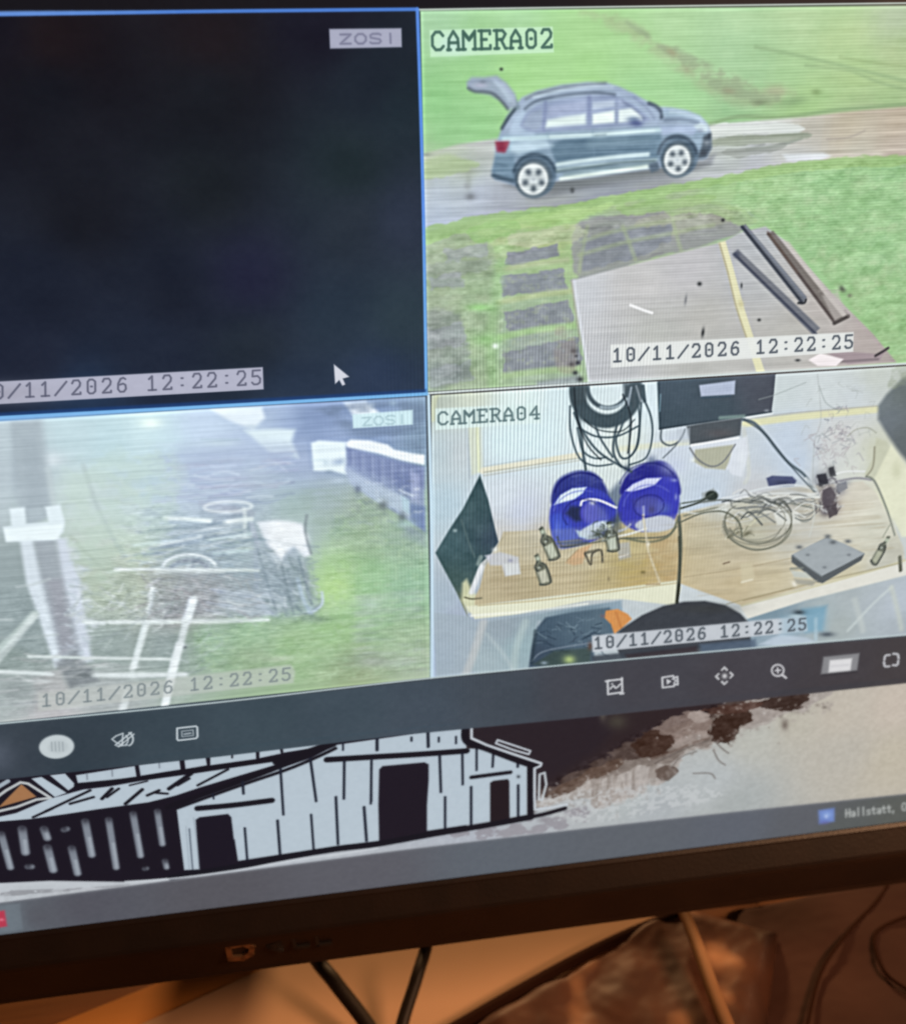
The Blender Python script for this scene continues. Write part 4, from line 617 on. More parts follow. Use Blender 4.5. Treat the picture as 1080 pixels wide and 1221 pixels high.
for pts, wd, c in (([(810, 606), (840, 598), (870, 596), (900, 600), (940, 600), (970, 606)], 1.8, '#6c7470'), ([(860, 594), (880, 590), (910, 582), (945, 578), (972, 584)], 2.2, '#d4dce0'), ([(865, 600), (890, 592), (930, 588), (975, 590)], 3.4, '#dfe4e8'), ([(880, 606), (920, 602), (950, 596), (975, 590)], 2, '#78808a'), ([(925, 616), (935, 600), (955, 592), (975, 592)], 3.4, '#e0e4e2'), ([(813, 600), (835, 596), (850, 588)], 2, '#5c6860'), ([(815, 615), (850, 606), (862, 606)], 2, '#767a6a'), ([(870, 598), (876, 606), (900, 604), (930, 610), (960, 614), (975, 604)], 2, '#7c8080'), ([(930, 606), (945, 616), (960, 622), (972, 612)], 1.6, '#8c9494'), ([(968, 596), (970, 616), (964, 640)], 1.4, '#d0d4d0'), ([(815, 610), (840, 612), (870, 600)], 2, '#d8dcd8'), ([(880, 596), (920, 596), (966, 598)], 1.6, '#989ea4'), ([(900, 588), (930, 584), (960, 590)], 3, '#c4c8cc')):
    line(pts, wd, c, 1, .85)
arc(903, 624, 40, 31, -30, 200, 2.4, '#7c7e70', 1, .9, 4); arc(872, 624, 9, 9, 0, 360, 1.6, '#848470', 1, .8); arc(868, 628, 7, 12, 60, 300, 1.4, '#8c8c80', 1, .7); blob(862, 608, 6, 5, '#dde4e4', .9); poly([(922, 612), (950, 610), (954, 624), (926, 626)], '#dfe2de', 2, .9); line([(880, 640), (892, 628), (902, 619)], 2.6, '#cfccaf', 1.1, .9); line([(868, 640), (880, 634)], 4, '#6c6850', 1.4, .9); blob(890, 636, 6, 3, '#54523c', .9, -30); blob(897, 645, 20, 8, '#c0c8b4', .4)
poly([(882, 672), (896, 670), (900, 690), (884, 694)], '#d4c8a4', 2.4, .7); line([(884, 694), (896, 691)], 2.4, '#ece4cc', 1.2, .8)
line([(809, 616), (811, 650), (809, 690), (806, 722)], 3.8, '#4a5248', 1.2); line([(810, 600), (809, 620)], 2, '#5c6c80', 1.2, .7)
poly([(730, 760), (745, 746), (765, 733), (790, 722), (815, 717), (840, 716), (864, 721), (882, 731), (894, 744), (894, 765), (740, 785)], '#4a515a', 1.8); blob(840, 725, 40, 6, '#484c4c', .5); poly([(705, 782), (894, 762), (896, 775), (706, 794)], '#4a5560', 2.6, .9); poly([(745, 780), (830, 770), (832, 778), (748, 788)], '#463c42', 3, .7); poly([(834, 768), (900, 762), (902, 774), (836, 780)], '#5c7088', 3, .8)
for (x, y, n, cl, ln, wd, ang, sp, sd, rx, ry) in ((930, 600, 46, ['#5c6468', '#e4e8e8', '#8c949c', '#484e54', '#c8ccd0'], 22, 1.4, -6, 24, 61, 46, 12), (985, 590, 40, ['#3c3a48', '#5c5868', '#d8dce0', '#484452'], 9, 1.8, 60, 70, 62, 14, 20), (720, 632, 24, ['#38443c', '#d4e4e8', '#566860'], 9, 1.6, 20, 60, 63, 12, 10), (880, 632, 12, ['#6c6c58', '#d8d8c0'], 12, 1.4, -30, 30, 64, 18, 10), (995, 510, 40, ['#8c8894', '#b8b0b4', '#78808c'], 7, 1, 30, 80, 65, 24, 26)):
    strokes(x - rx, y - ry, x + rx, y + ry, n, cl, ln, wd, ang, sp, sd, .6, .6, .8)
rr = random.Random(81)
for i in range(26):
    x, y = rr.uniform(860, 960), rr.uniform(586, 622); L_ = rr.uniform(14, 40)
    line([(x, y), (x + L_ * .4, y + rr.uniform(-9, 5)), (x + L_, y + rr.uniform(-4, 8))], rr.uniform(1, 2), rr.choice(['#50585c', '#6a7074', '#e8ecec', '#3e464c', '#8a9094', '#d4d8d8']), .8, .8)
for i in range(5): arc(903 + rr.uniform(-6, 6), 622 + rr.uniform(-4, 4), rr.uniform(28, 42), rr.uniform(20, 32), rr.uniform(-60, 20), rr.uniform(150, 240), 1.3, rr.choice(['#6a6c60', '#8c8c80', '#4c5048']), .8, .7)
line([(812, 622), (836, 612), (862, 610), (880, 622), (884, 640)], 2, '#4e5448', .9, .8); line([(812, 606), (830, 600), (846, 592)], 2.4, '#4a5450', .9, .8)
for pts, wd, c in (([(684, 462), (688, 500), (700, 530), (716, 548)], 1.6, '#303c44'), ([(742, 470), (752, 500), (748, 540)], 1.6, '#303c44'), ([(696, 500), (712, 512), (740, 514), (756, 500)], 1.4, '#36444c'), ([(809, 640), (810, 690), (807, 718)], 2.2, '#30382e'), ([(886, 500), (912, 518), (940, 553), (970, 586)], 1.4, '#4c5c68'), ([(862, 628), (872, 644), (900, 656), (930, 646), (943, 624)], 1.3, '#5c5e50')):
    line(pts, wd, c, .9, .8)
for c_, rx_, ry_, col_, a0, a1 in (((693, 612), 34, 27, '#6c78dc', 200, 300), ((693, 613), 22, 18, '#2c3080', 150, 330), ((773, 602), 30, 24, '#6a74dc', 190, 330), ((773, 603), 18, 13, '#30348c', 0, 360), ((772, 580), 34, 28, '#242a80', 200, 340), ((692, 590), 32, 26, '#262c7c', 200, 330)):
    arc(*c_, rx_, ry_, a0, a1, 1.8, col_, 1.3, .55, -10)
for q, c in (([(973, 566), (984, 564), (987, 576), (976, 580)], '#3e424c'), ([(987, 558), (993, 556), (996, 567), (989, 568)], '#484c54'), ([(980, 584), (990, 580), (996, 590), (992, 602), (984, 606), (979, 598)], '#4a4252'), ([(984, 604), (996, 600), (998, 612), (988, 618)], '#3c3442'), ([(996, 578), (1008, 574), (1010, 582), (998, 588)], '#787c8c')): poly(q, c, 1.1, .85)
# grey box
poly([(943, 662), (985, 640.5), (1030, 660), (1026, 668), (980, 695), (974, 694), (943, 670)], '#4c5560', 1.2)
poly([(944, 661), (965, 650), (985, 640.5), (1006, 648), (1030, 660), (1004, 674), (979, 686.5), (960, 674)], '#9faab6', 1.2); grain([(944, 661), (985, 640.5), (1030, 660), (979, 686)], 'mid', .012); line([(944, 662), (962, 675), (979, 687)], 1.2, '#7c8894', 1, .8)
for (x, y) in ((952, 652), (986, 639), (1010, 645), (992, 646)): blob(x, y, 4, 2.4, '#58606c', .9)
for (x, y) in ((962, 661), (1011, 661), (982, 676)): blob(x, y, 2.6, 1.6, '#6c7684', .9)
poly([(942, 680), (960, 682), (968, 690), (946, 688)], '#c4ccc8', 1.6, .9); line([(942, 678), (956, 677)], 2.4, '#7c8480', 1.2, .8); poly([(946, 690), (974, 692), (968, 698), (948, 696)], '#9c9c94', 2, .8); blob(946, 696, 2.6, 4, '#f0ece0', .9, -40); line([(1072, 664), (1073, 680)], 4, '#54584c', 1.2, .9)
# soft dark thing at the right edge
field([(1086, 446), (1076, 450), (1056, 470), (1046, 484), (1046, 500), (1058, 520), (1072, 540), (1086, 556), (1200, 600), (1260, 440)], [(1050, 480, '#7c888e'), (1075, 470, '#717c7c'), (1078, 520, '#6c767a'), (1060, 500, '#747f88')], 3.5)
mottle([(1064, 436), (1082, 434), (1084, 460), (1070, 462), (1056, 470)], '#94a088', 'mid', -.3, .5, .7, 3)
def words_2():
    poly([(519, 487), (643, 480.5), (645, 504), (519, 512.5)], '#dcf0ee', 1.2, .88); text('CAMERA04', (520, 491.5), (644, 484), (644.5, 498.5), (520, 506.5), 2.6, '#5c7478', .93, .9, .08)
    poly([(705, 757.5), (960, 734), (962, 752), (706, 777)], '#cdd3da', 1.1, .93); poly([(930, 735), (985, 728), (985, 752), (930, 757)], '#8fb4c8', 6, .45)
    text('10/11/2026 12:22:25', (705.5, 760), (962, 736.5), (962, 749.5), (706, 773), 2.5, '#4c555e', .92, .8)
    line([(0, 863), (256, 838), (514, 808.5), (800, 781), (1080, 757), (1200, 747)], 2.0, '#bccbce', .9)
    line([(0, 864.8), (256, 839.8), (514, 810.3), (800, 782.8), (1080, 758.8)], 1.4, '#3a444e', 1, .7)

# ---- tiles softened as a cheap camera shows them, then the words laid over them
clip(None); SOFTER[:] = [1.0, 1.0]

clip(T3)
for (x0, y0, x1, y1, wd, a_) in ((232, 714, 222, 742, 8, .9), (222, 742, 196, 842, 7, .9), (176, 742, 158, 798, 6.5, .9), (138, 679, 308, 680, 3, .95), (185, 683, 268, 682, 2, .8), (104, 742, 320, 739, 4, .85), (36, 783, 208, 786, 3, .85), (-10, 801, 62, 804, 5, .85), (112, 805, 222, 804, 6, .8), (198, 618, 250, 621, 3.6, .9), (268, 623, 300, 619, 4, .85), (-5, 790, 42, 734, 8, .7), (152, 824, 146, 850, 7, .7), (182, 700, 176, 728, 4, .7), (291, 606, 292, 628, 4, .8), (170, 655, 240, 640, 2.6, .7), (240, 652, 300, 640, 2.4, .6)):
    line([(x0, y0), ((x0 + x1) / 2 + 1, (y0 + y1) / 2 - .8), (x1, y1)], wd, '#dce6e8', 2.0, a_ * .68)
arc(272, 604, 28, 6, 0, 360, 3, '#e0e8ee', 1.6, .6, -2); arc(226, 678, 32, 17, 195, 345, 3, '#dce6ea', 1.5, .85)
poly([(270, 520), (350, 530), (352, 552), (250, 556), (200, 548), (215, 530)], '#a4b4d4', 10, .4); poly([(352, 484), (430, 480), (410, 500), (375, 520), (356, 520)], '#7d93b8', 12, .45); mottle([(80, 560), (210, 540), (200, 640), (110, 700)], '#b4ccbc', 'mid', -.2, .8, .4, 14); mottle([(380, 484), (505, 478), (506, 535), (470, 525), (420, 518)], '#7488a4', 'mid2', -.2, .8, .5, 8)
clip(None)
soften(T2, 1.0); soften(brd_car, 1.3); soften(T3, 1.7); soften(T4, .9)
grain(VG, 'tuft', .022); grain(VG, 'blades', .02); grain(GR, 'tuft', .02); grain(GR, 'mid', .02); grain(T2, 'hair', .012); grain(TR, 'hair', .02)
grain(GR3, 'mid2', .03, 10, (1, .7, 1)); grain(VG, 'patch', .03, 4, (1, .5, .9)); grain(GR3, 'tuft', .026, 8); grain(GR3, 'blades', .02, 8); grain(T3, 'hair', .018); grain([(150, 600), (330, 600), (390, 740), (110, 740)], 'tuft', .03, 14); grain([(0, 700), (260, 700), (230, 840), (0, 860)], 'tuft', .025, 14)
grain(T4, 'tuft', .008)
clip(T4); poly(TB_, '#b4baa8', 3, .22); clip(T3); poly([(0, 495), (340, 480), (330, 590), (120, 640), (0, 640)], '#d4e6ea', 30, .25); poly([(300, 560), (510, 590), (514, 800), (240, 800)], '#a4c4b4', 20, .15); clip(None)
soften(T2, 2.6, .7); soften(T4, 2.4, .8); soften(T3, 3.2, 1.0)
punch(T2, 1.12, (.66, .72, .64), .84); punch(T4, 1.14, (.74, .75, .72), .88); punch(T3, 1.16, (.60, .65, .67), .96)
words_1(); words_3(); words_2()

# ---- tile 1: no signal
T1 = [(-900, 22), (497, 11), (508.5, 469), (0, 498), (-900, 549)]
field(T1, [(-200, 60, '#131520'), (0, 30, '#15151f'), (60, 45, '#1c161b'), (250, 45, '#1b171d'), (380, 30, '#161826'), (60, 110, '#131720'), (250, 110, '#151a22'), (440, 100, '#1a2430'), (100, 250, '#171b24'), (250, 220, '#192027'), (420, 200, '#1c2a30'), (480, 130, '#1c2a34'),
           (60, 350, '#1a2130'), (200, 350, '#1b2230'), (300, 330, '#20243a'), (420, 260, '#26303c'), (480, 260, '#2a3446'), (480, 380, '#2d3d48'), (400, 380, '#283645'), (300, 410, '#222c38'), (180, 410, '#1f2839'), (40, 430, '#1e2536'), (450, 450, '#2b3a52'), (100, 480, '#22344e'), (350, 470, '#2a384c')])
grain(T1, 'big', .012)
line([(-900, 28), (0, 17), (250, 13.5), (497, 11)], 4.5, '#4f82d8', 1.2)
for i in range(8): line([(-100, 18), (0, 16), (40 + i * 24, 15.4 - i * .22)], 6 - i * .25, '#6f9ae0', 1.5, .16)
line([(497.5, 11), (502, 150), (505.5, 300), (508, 469)], 4.0, '#5c90e8', 1.0)
for i in range(8): line([(504.2 + i * .45, 260 + i * 22), (508.3, 469)], 2.6, '#7cc0ee', .9, .16)
poly([(-900, 541), (0, 492), (508, 464), (508, 471), (0, 501), (-900, 552)], '#1d3f78', 2.2, .8)
line([(-900, 547), (0, 498), (250, 484.5), (508.5, 469.5)], 4.6, '#7dbcf0', 1.1)
for i in range(8): line([(-100, 505), (0, 500), (40 + i * 24, 497.6 - i * 1.35)], 4.5, '#86b8ee', 1.5, .16)
# maker's plate
poly([(392.5, 34.5), (478.5, 33.6), (479, 56.2), (393.5, 58)], '#aaadc2', 1.3)
text('ZOSI', (403, 41), (474, 40), (474.5, 51), (403, 52.5), 2.2, '#6c6e88', .85, 1.5, .22)
poly([(-60, 458), (313.5, 437.5), (314.5, 464), (-60, 485)], '#b4b6c9', 1.0)
blob(0, 468, 60, 12, '#a09fae', .6)
text('10/11/2026 12:22:25', (-29, 460), (314, 441), (314.5, 457.5), (-29, 476.5), 2.3, '#55586c', .88, .9)


# ---- desktop picture below the player
WPT = [(-800, 960), (0, 920), (480, 868), (1080, 808), (1250, 792), (1250, 930), (1080, 947), (880, 968), (700, 988), (480, 1014), (260, 1043), (0, 1077), (-800, 1180)]
field(WPT, [(0, 1060, '#bcc2c8'), (100, 1060, '#b8bcc2'), (300, 1030, '#b8bec6'), (560, 985, '#b0b6c0'), (640, 985, '#b2b8be'), (680, 960, '#b2b6b8'), (750, 950, '#b2b9ba'), (850, 930, '#b4babc'), (900, 880, '#b8b9b2'), (950, 860, '#bab6aa'), (1000, 900, '#b8b4aa'), (1000, 850, '#bfb8ac'), (1070, 840, '#c4baae'), (1070, 900, '#bdb6a6'), (880, 955, '#a8aeae'), (780, 965, '#acb2b6')])
grain(WPT, 'fine', .012)
# ink cloud
field([(500, 880), (560, 866), (700, 852), (820, 838), (850, 842), (830, 856), (760, 880), (745, 892), (720, 908), (690, 930), (655, 944), (630, 975), (500, 985)], [(580, 880, '#25222c'), (650, 880, '#262028'), (700, 880, '#2c2224'), (650, 920, '#2b2126'), (680, 930, '#3a2a26'), (760, 860, '#3a302c'), (720, 860, '#2c2628'), (820, 845, '#46302a')], 5)
FR = [(640, 958), (650, 935), (700, 905), (760, 872), (830, 845), (900, 828), (960, 818), (992, 820), (978, 836), (962, 846), (938, 854), (905, 864), (876, 874), (862, 884), (838, 892), (818, 898), (806, 914), (790, 930), (762, 940), (742, 952), (716, 964), (690, 952), (660, 956)]
ragged(FR, '#aba49f', 'rough', 9, .3, .9, 1.0); ragged([(700, 930), (735, 912), (770, 905), (800, 905), (792, 924), (750, 938), (735, 956), (712, 962), (704, 948)], '#958c86', 'tuft', 8, .4, .85, .9); mottle([(700, 915), (800, 890), (800, 925), (740, 958), (706, 955)], '#b8b2ae', 'strv', .1, .3, .7, 4)
ragged([(880, 845), (905, 838), (965, 832), (972, 838), (940, 850), (900, 862), (870, 872)], '#9c938e', 'rough', 6, .3, .8, 1.0)
ragged([(690, 930), (740, 903), (790, 885), (850, 850), (900, 836), (860, 882), (820, 892), (800, 906), (750, 918)], '#7e746e', 'rough', 9, .35, .95, 1.2)
ragged([(560, 864), (700, 846), (860, 830), (905, 832), (866, 850), (838, 858), (806, 874), (784, 888), (750, 902), (716, 918), (690, 932), (650, 950), (600, 930)], '#4c3f3b', 'rough', 12, .3, .95, 1.5)
ragged([(560, 860), (700, 846), (850, 832), (880, 834), (850, 846), (812, 858), (790, 872), (752, 884), (726, 900), (700, 914), (664, 936), (636, 946), (600, 930)], '#2b2327', 'rough', 12, .35, .96, 1.5)
poly([(560, 864), (650, 850), (722, 846), (730, 872), (710, 896), (680, 914), (650, 932), (630, 940), (560, 900)], '#282229', 9, .95)
ragged([(782, 866), (800, 856), (826, 850), (848, 856), (846, 868), (822, 878), (796, 886), (780, 880)], '#85756e', 'tuft', 8, .4, .85, 1.2); ragged([(820, 852), (838, 848), (846, 856), (830, 862)], '#a89c96', 'tuft', 5, .4, .8); ragged([(795, 886), (828, 874), (846, 872), (838, 884), (808, 892)], '#a0948e', 'tuft', 5, .4, .7)
ragged([(848, 862), (862, 850), (886, 846), (896, 856), (882, 868), (870, 886), (856, 886), (846, 876)], '#35251f', 'tuft', 5, .35, .97, 1.2); ragged([(900, 838), (930, 828), (960, 823), (962, 836), (944, 847), (922, 844)], '#352824', 'tuft', 5, .35, .97, 1.2); ragged([(838, 845), (900, 836), (904, 842), (862, 852)], '#4c352e', 'tuft', 5, .4, .8)
ragged([(756, 882), (780, 872), (800, 880), (796, 894), (772, 904), (758, 896)], '#38261f', 'tuft', 6, .4, .9, 1.2); ragged([(655, 944), (700, 918), (735, 906), (740, 912), (700, 932), (664, 950)], '#5c4a40', 'rough', 5, .35, .8, 1.2)
line([(775, 905), (800, 896), (830, 884), (845, 880)], 2.6, '#5c4a42', 1.6, .6); ragged([(782, 916), (798, 912), (808, 920), (796, 930), (784, 928)], '#564841', 'tuft', 4, .4, .85)
blob(735, 860, 12, 9, '#47443c', .8); blob(718, 850, 4, 9, '#6a645a', .7); blob(935, 864, 4, 6, '#625852', .8); blob(982, 843, 3, 1.6, '#5c5450', .8); blob(735, 972, 1.5, 4, '#84807e', .7); blob(928, 886, 2, 1.5, '#98948c', .7)
grain(FR, 'fine', .035); grain(FR, 'tuft', .03)
rr = random.Random(12)
edge = smooth([(655, 958), (700, 955), (745, 945), (790, 928), (820, 896), (862, 882), (900, 866), (950, 850), (985, 838)], n=12)
for i in range(120):
    p = edge[rr.randrange(len(edge))]; d = rr.gauss(0, 5); r_ = rr.uniform(.5, 2.2)
    blob(p[0] + rr.uniform(-8, 8), p[1] + d, r_ * 1.5, r_, rr.choice(['#8c847e', '#a49c96', '#98908c', '#7c726c']), .6, rr.uniform(-60, 60))
for i in range(45):
    p = edge[rr.randrange(len(edge))]; blob(p[0] + rr.uniform(-30, 0), p[1] - rr.uniform(4, 34), rr.uniform(1, 2.4), rr.uniform(.6, 1.5), rr.choice(['#b4aca6', '#c8c4c0', '#d0ccca']), .6, rr.uniform(-60, 60))
for pts in ([(800, 915), (812, 902), (830, 896)], [(850, 894), (856, 906), (864, 912)], [(826, 922), (846, 922), (852, 928)], [(780, 910), (800, 900), (822, 890), (845, 882)], [(850, 882), (860, 892), (868, 898)]):
    line(pts, 1.5, '#5c5450', 1, .75)
strokes(700, 925, 775, 950, 40, ['#b4b0ae', '#857c78', '#c0bcba'], 12, 1.2, 88, 10, 41, .5)
# snow-like ground strip
mottle([(540, 990), (640, 972), (700, 962), (690, 985), (560, 1002)], '#8c8890', 'mid', .1, .3, .7, 3); mottle([(0, 1056), (90, 1054), (200, 1050), (150, 1056), (0, 1070)], '#84868c', 'mid', -.1, .4, .7, 2, False); mottle([(640, 950), (800, 935), (860, 950), (700, 980)], '#c8ccce', 'fine', .2, .4, .5, 4); blob(646, 978, 6, 3, '#8c8a90', .7)
# barn, left wing
BK = '#16161f'; WH = '#b6c4cf'
poly([(-800, 1010), (0, 928), (90, 918), (200, 902), (400, 880), (556, 862), (556, 990), (480, 1004), (400, 1014), (330, 1027), (280, 1036), (210, 1046), (150, 1051), (60, 1050), (0, 1053), (-800, 1120)], '#191722', 1.2)
poly([(-10, 1053), (60, 1050), (150, 1052), (210, 1046), (190, 1051), (110, 1058), (0, 1062)], '#c0c6cc', 1.4, .9)
def W(p, a=1.0, c=WH, s=.8): poly(p, c, s, a)
poly([(-5, 966), (26, 934.5), (44, 949.5), (-5, 963.5)], '#a27450', 1); line([(-10, 955), (8, 942), (25, 932.5), (34, 934), (61, 951), (44, 953), (20, 962), (-10, 969)], 3.4, '#bfc4c6', .9, 1, False)
line([(-5, 940), (10, 931)], 5, '#a8b4c0', 1); W([(38, 928), (50, 926), (80, 945), (66, 950)]); W([(60, 924), (78, 922), (91, 936), (82, 942)]); line([(54, 926), (84, 946)], 1.8, BK, .8)
W([(91, 924), (161, 913), (163, 925.5), (94, 936)]); W([(166, 912), (214, 905), (215.5, 917), (168, 924.5)]); W([(220, 904), (245, 901), (247, 912), (221.5, 916.5)]); W([(251, 901), (305, 894), (305.5, 904.5), (251, 912)]); W([(309.5, 893), (333, 890), (335, 898), (309.5, 903.5)]); W([(337, 890), (392, 884), (372, 891.5), (338, 897)])
for (x, y) in ((134, 922), (190, 912), (104, 926)): line([(x, y - 4), (x + .5, y + 3)], 1.6, '#6c7480', 1, .7)
line([(277, 898), (277, 903)], 2, BK)
W([(-5, 974.5), (20, 969), (60, 952), (100, 941), (130, 937.5), (170, 930.5), (225, 923), (262, 917.5), (300, 911.5), (341, 906), (330, 911), (290, 923), (240, 938), (210, 948), (178, 956), (120, 964), (80, 970), (38, 976), (-5, 979.5)])
for (a_, b_, wd) in (((40, 974), (62, 964), 3), ((55, 967), (108, 942), 3.2), ((84, 958), (112, 950), 3.2), ((122, 952), (134, 940), 4), ((128, 950), (142, 940), 3), ((150, 958), (170, 941), 4), ((176, 948), (190, 942), 3.4), ((186, 945), (200, 946), 3), ((202, 940), (228, 922), 5), ((212, 936), (226, 928), 3), ((236, 936), (272, 917), 3), ((155, 936), (176, 931), 2)):
    line([a_, b_], wd, BK, .9)
line([(92, 936), (160, 929), (220, 919.5), (300, 909), (360, 899), (395, 888)], 6, BK, 1); line([(330, 908), (360, 899), (397, 886)], 9, BK, 1)
# slits in the dark wing
for (x0, y0, x1, y1, wd) in ((2, 994, 13, 1034, 9), (27, 988, 31, 1016, 11), (53, 988, 57, 999, 10), (77, 989, 80, 988, 8), (34, 1033, 38, 1033, 8), (57, 1010, 64, 1037, 10.5), (86, 1011, 93, 1041, 9.5), (102, 979, 110, 1019, 9.5), (130, 977, 139, 1034, 8.5), (159, 970, 168, 1020, 8.5), (188, 967, 194, 1006, 8), (197, 1026, 199, 1034, 7), (173, 1035.5, 175, 1035, 6)):
    line([(x0, y0), (x1, y1)], wd * .82, '#868e99', 1.7, .95); line([((x0 + x1) / 2 + 1, (y0 + y1) / 2), (x1 + .6, y1)], wd * .34, '#a9b2bc', 1.5, .7)
    blob(x0, y0 - 2, wd * .6, 5, '#1b1a24', .7)
# barn front
W([(211, 964), (240, 950), (290, 930), (340, 914), (372, 903), (400, 888), (470, 878), (553, 866), (556, 892), (575, 893), (628, 912), (628, 971), (584, 979), (510, 990), (452, 1002), (403, 1008), (333, 1018.5), (284, 1026), (280, 1000), (238, 1036), (220, 1037)])
poly([(232, 962), (240, 960), (330, 953), (330, 956), (280, 966), (236, 972)], WH, 1)
poly([(233.5, 977), (238, 974), (272, 970), (276, 974), (279, 1000), (283, 1030), (270, 1036), (238, 1040)], '#1a1824', .9); line([(231, 975), (235, 1005), (238, 1037)], 1, '#8894a0', .8, .7); line([(226, 988), (230, 1036)], 1.6, '#4c5664', .9, .9); line([(222, 985), (226, 1036)], 1.2, '#8c98a4', .9, .5)
line([(212, 963), (234, 955), (290, 935), (340, 918), (372, 905), (400, 892)], 4.2, BK, 1); line([(200, 962), (290, 930), (345, 909), (398, 887)], 6.5, BK, 1)
line([(236, 963.5), (280, 959.5), (324, 954)], 7.2, BK, .9); line([(390, 905.5), (440, 902.5), (500, 899), (556, 895)], 7.4, BK, .9); line([(562, 926.5), (608, 920.5)], 5, BK, .9)
poly([(452, 917), (456, 913), (506, 908.5), (511, 911), (511, 930), (509, 960), (509, 994), (452, 1006), (451, 960)], '#1d1a25', 1)
poly([(584, 933), (588, 930.5), (605, 928.5), (607, 931), (607.5, 976), (584, 980)], '#221c22', .9)
for (x0, y0, x1, y1, wd) in ((334.5, 916, 338, 971, 2.8), (370, 904, 377, 955, 3), (410.5, 907, 410, 952, 3), (443, 905, 442, 958, 2.6), (331, 978, 334, 1018, 3), (371, 971, 374, 1012, 2.6), (400.5, 950, 403, 1006, 3), (434, 962, 437, 1002, 3.2), (292, 987, 295, 1025, 2.6), (289.5, 932, 290.5, 946, 3), (254, 946, 255, 952, 2), (442.5, 908, 443, 955, 2), (524, 900, 525.5, 944, 3), (551, 898, 551.5, 935, 2.8), (530.5, 950, 530.5, 988, 2.8), (561.5, 938, 561.5, 983, 3), (568, 890, 568, 918, 2.6), (588, 896, 587, 914, 2.8), (617.5, 936, 617.5, 973, 3), (617, 906, 617, 914, 3), (449.5, 878, 449.5, 894, 3.6), (510, 872, 510.5, 890, 3.6), (409, 886, 409, 894, 2.2), (490.5, 879, 490.5, 883, 2.6), (523, 879, 523, 884, 2.4), (543.5, 878, 543.5, 886, 2.4)):
    line([(x0, y0), (x1, y1)], wd, '#1c2230', .9)
blob(617.5, 925.5, 2, 1.8, '#20242c', .9)
line([(555, 864), (556, 883), (580, 892), (625, 909), (640, 912)], 8, BK, 1); line([(632, 911), (632.5, 974)], 6.5, BK, 1); line([(631, 974), (650, 970), (673, 963.5)], 5.4, BK, .9)
line([(562, 866), (562, 880), (580, 888), (612, 899), (645, 910), (644, 913), (637, 916), (637, 950), (637.5, 965), (655, 963), (676, 959)], 2.8, '#c6ced6', .8, 1, False)
line([(593, 882), (632, 895), (630, 899), (612, 894), (591, 886), (593, 882)], 2.2, '#c6ced6', .8, 1, False); line([(643, 923), (649, 921), (651, 935), (646, 954), (642, 953), (643, 923)], 2.4, '#c2cad0', .8, 1, False)
line([(205, 1046), (240, 1040), (285, 1033), (333, 1023), (400, 1012), (450, 1006), (510, 995), (584, 983), (632, 974)], 8, '#14161f', 1)
line([(150, 1051), (210, 1047), (290, 1036), (360, 1024), (400, 1019), (450, 1011)], 2.4, '#ccd2d8', 1, .9)

# ---- task bar
TK = [(-800, 1180), (0, 1076.5), (260, 1042.5), (480, 1013.5), (700, 987.5), (880, 967.5), (1080, 946.5), (1300, 922), (1300, 960), (1080, 982), (540, 1052), (0, 1122), (-800, 1230)]
field(TK, [(-100, 1110, '#646d76'), (12, 1098, '#646f77'), (22, 1100, '#626a73'), (40, 1095, '#54555d'), (100, 1080, '#53545d'), (260, 1065, '#56565d'), (420, 1045, '#5b5c64'), (600, 1020, '#5d646d'), (750, 1000, '#5d636b'), (880, 985, '#5d636d'), (960, 978, '#5c6067'), (1000, 990, '#585d5d'), (1080, 970, '#595d5a')], .8)
line([(0, 1077), (260, 1043), (480, 1014), (700, 988), (880, 968), (1080, 947)], 2.4, '#74777f', 1.2, .6); poly([(0, 1080), (24, 1077), (28, 1108), (0, 1112)], '#727d86', 2, .6)
poly([(-12, 1088), (6, 1085), (9, 1104), (-12, 1108)], '#b43a50', 1.5); blob(2, 1096, 3, 1.6, '#e8889c', .8); line([(-4, 1088), (-2, 1106)], 1.2, '#d87088', 1, .5)
poly([(975, 966), (994, 963), (994, 979), (976, 982)], '#6d86c4', 2); blob(985, 971, 6, 4, '#8ca8dc', .9); blob(984, 973, 2, 2, '#b8c8ec', .9); blob(982, 980, 6, 2.4, '#6464a4', .6)
text('Hallstatt, O', (1007, 965), (1080, 957), (1080.5, 965.5), (1007, 974), 1.7, '#bcc0be', .85, 1.2, .1)

# ---- player tool bar
TBR = [(-800, 948), (0, 865), (256, 840), (514, 810.5), (800, 783), (1080, 759), (1300, 740), (1300, 792), (1080, 814.5), (700, 855), (480, 876), (260, 902), (0, 929.5), (-800, 1015)]
field(TBR, [(0, 900, '#3a434e'), (0, 880, '#38424c'), (100, 900, '#34404a'), (200, 880, '#3a4852'), (300, 860, '#3d4c56'), (420, 850, '#404e59'), (500, 850, '#424e5a'), (600, 830, '#424b55'), (680, 820, '#434750'), (760, 810, '#42434b'), (900, 800, '#424148'), (1000, 800, '#424045'), (1080, 790, '#434043')], 1)
grain(TBR, 'big', .008)
blob(0, 900, 18, 20, '#525b68', .8)
ell(68, 890, 21, 14.2, '#c4ced2', 1.6, 1, -4); ell(70, 890, 12, 8, '#b2bcc0', 3, .6, -4)
for i in range(4): line([(62 + i * 4.4, 884.5), (62.6 + i * 4.4, 895)], 1.3, '#8d989e', 1, .7)
IC = '#c2ccd2'
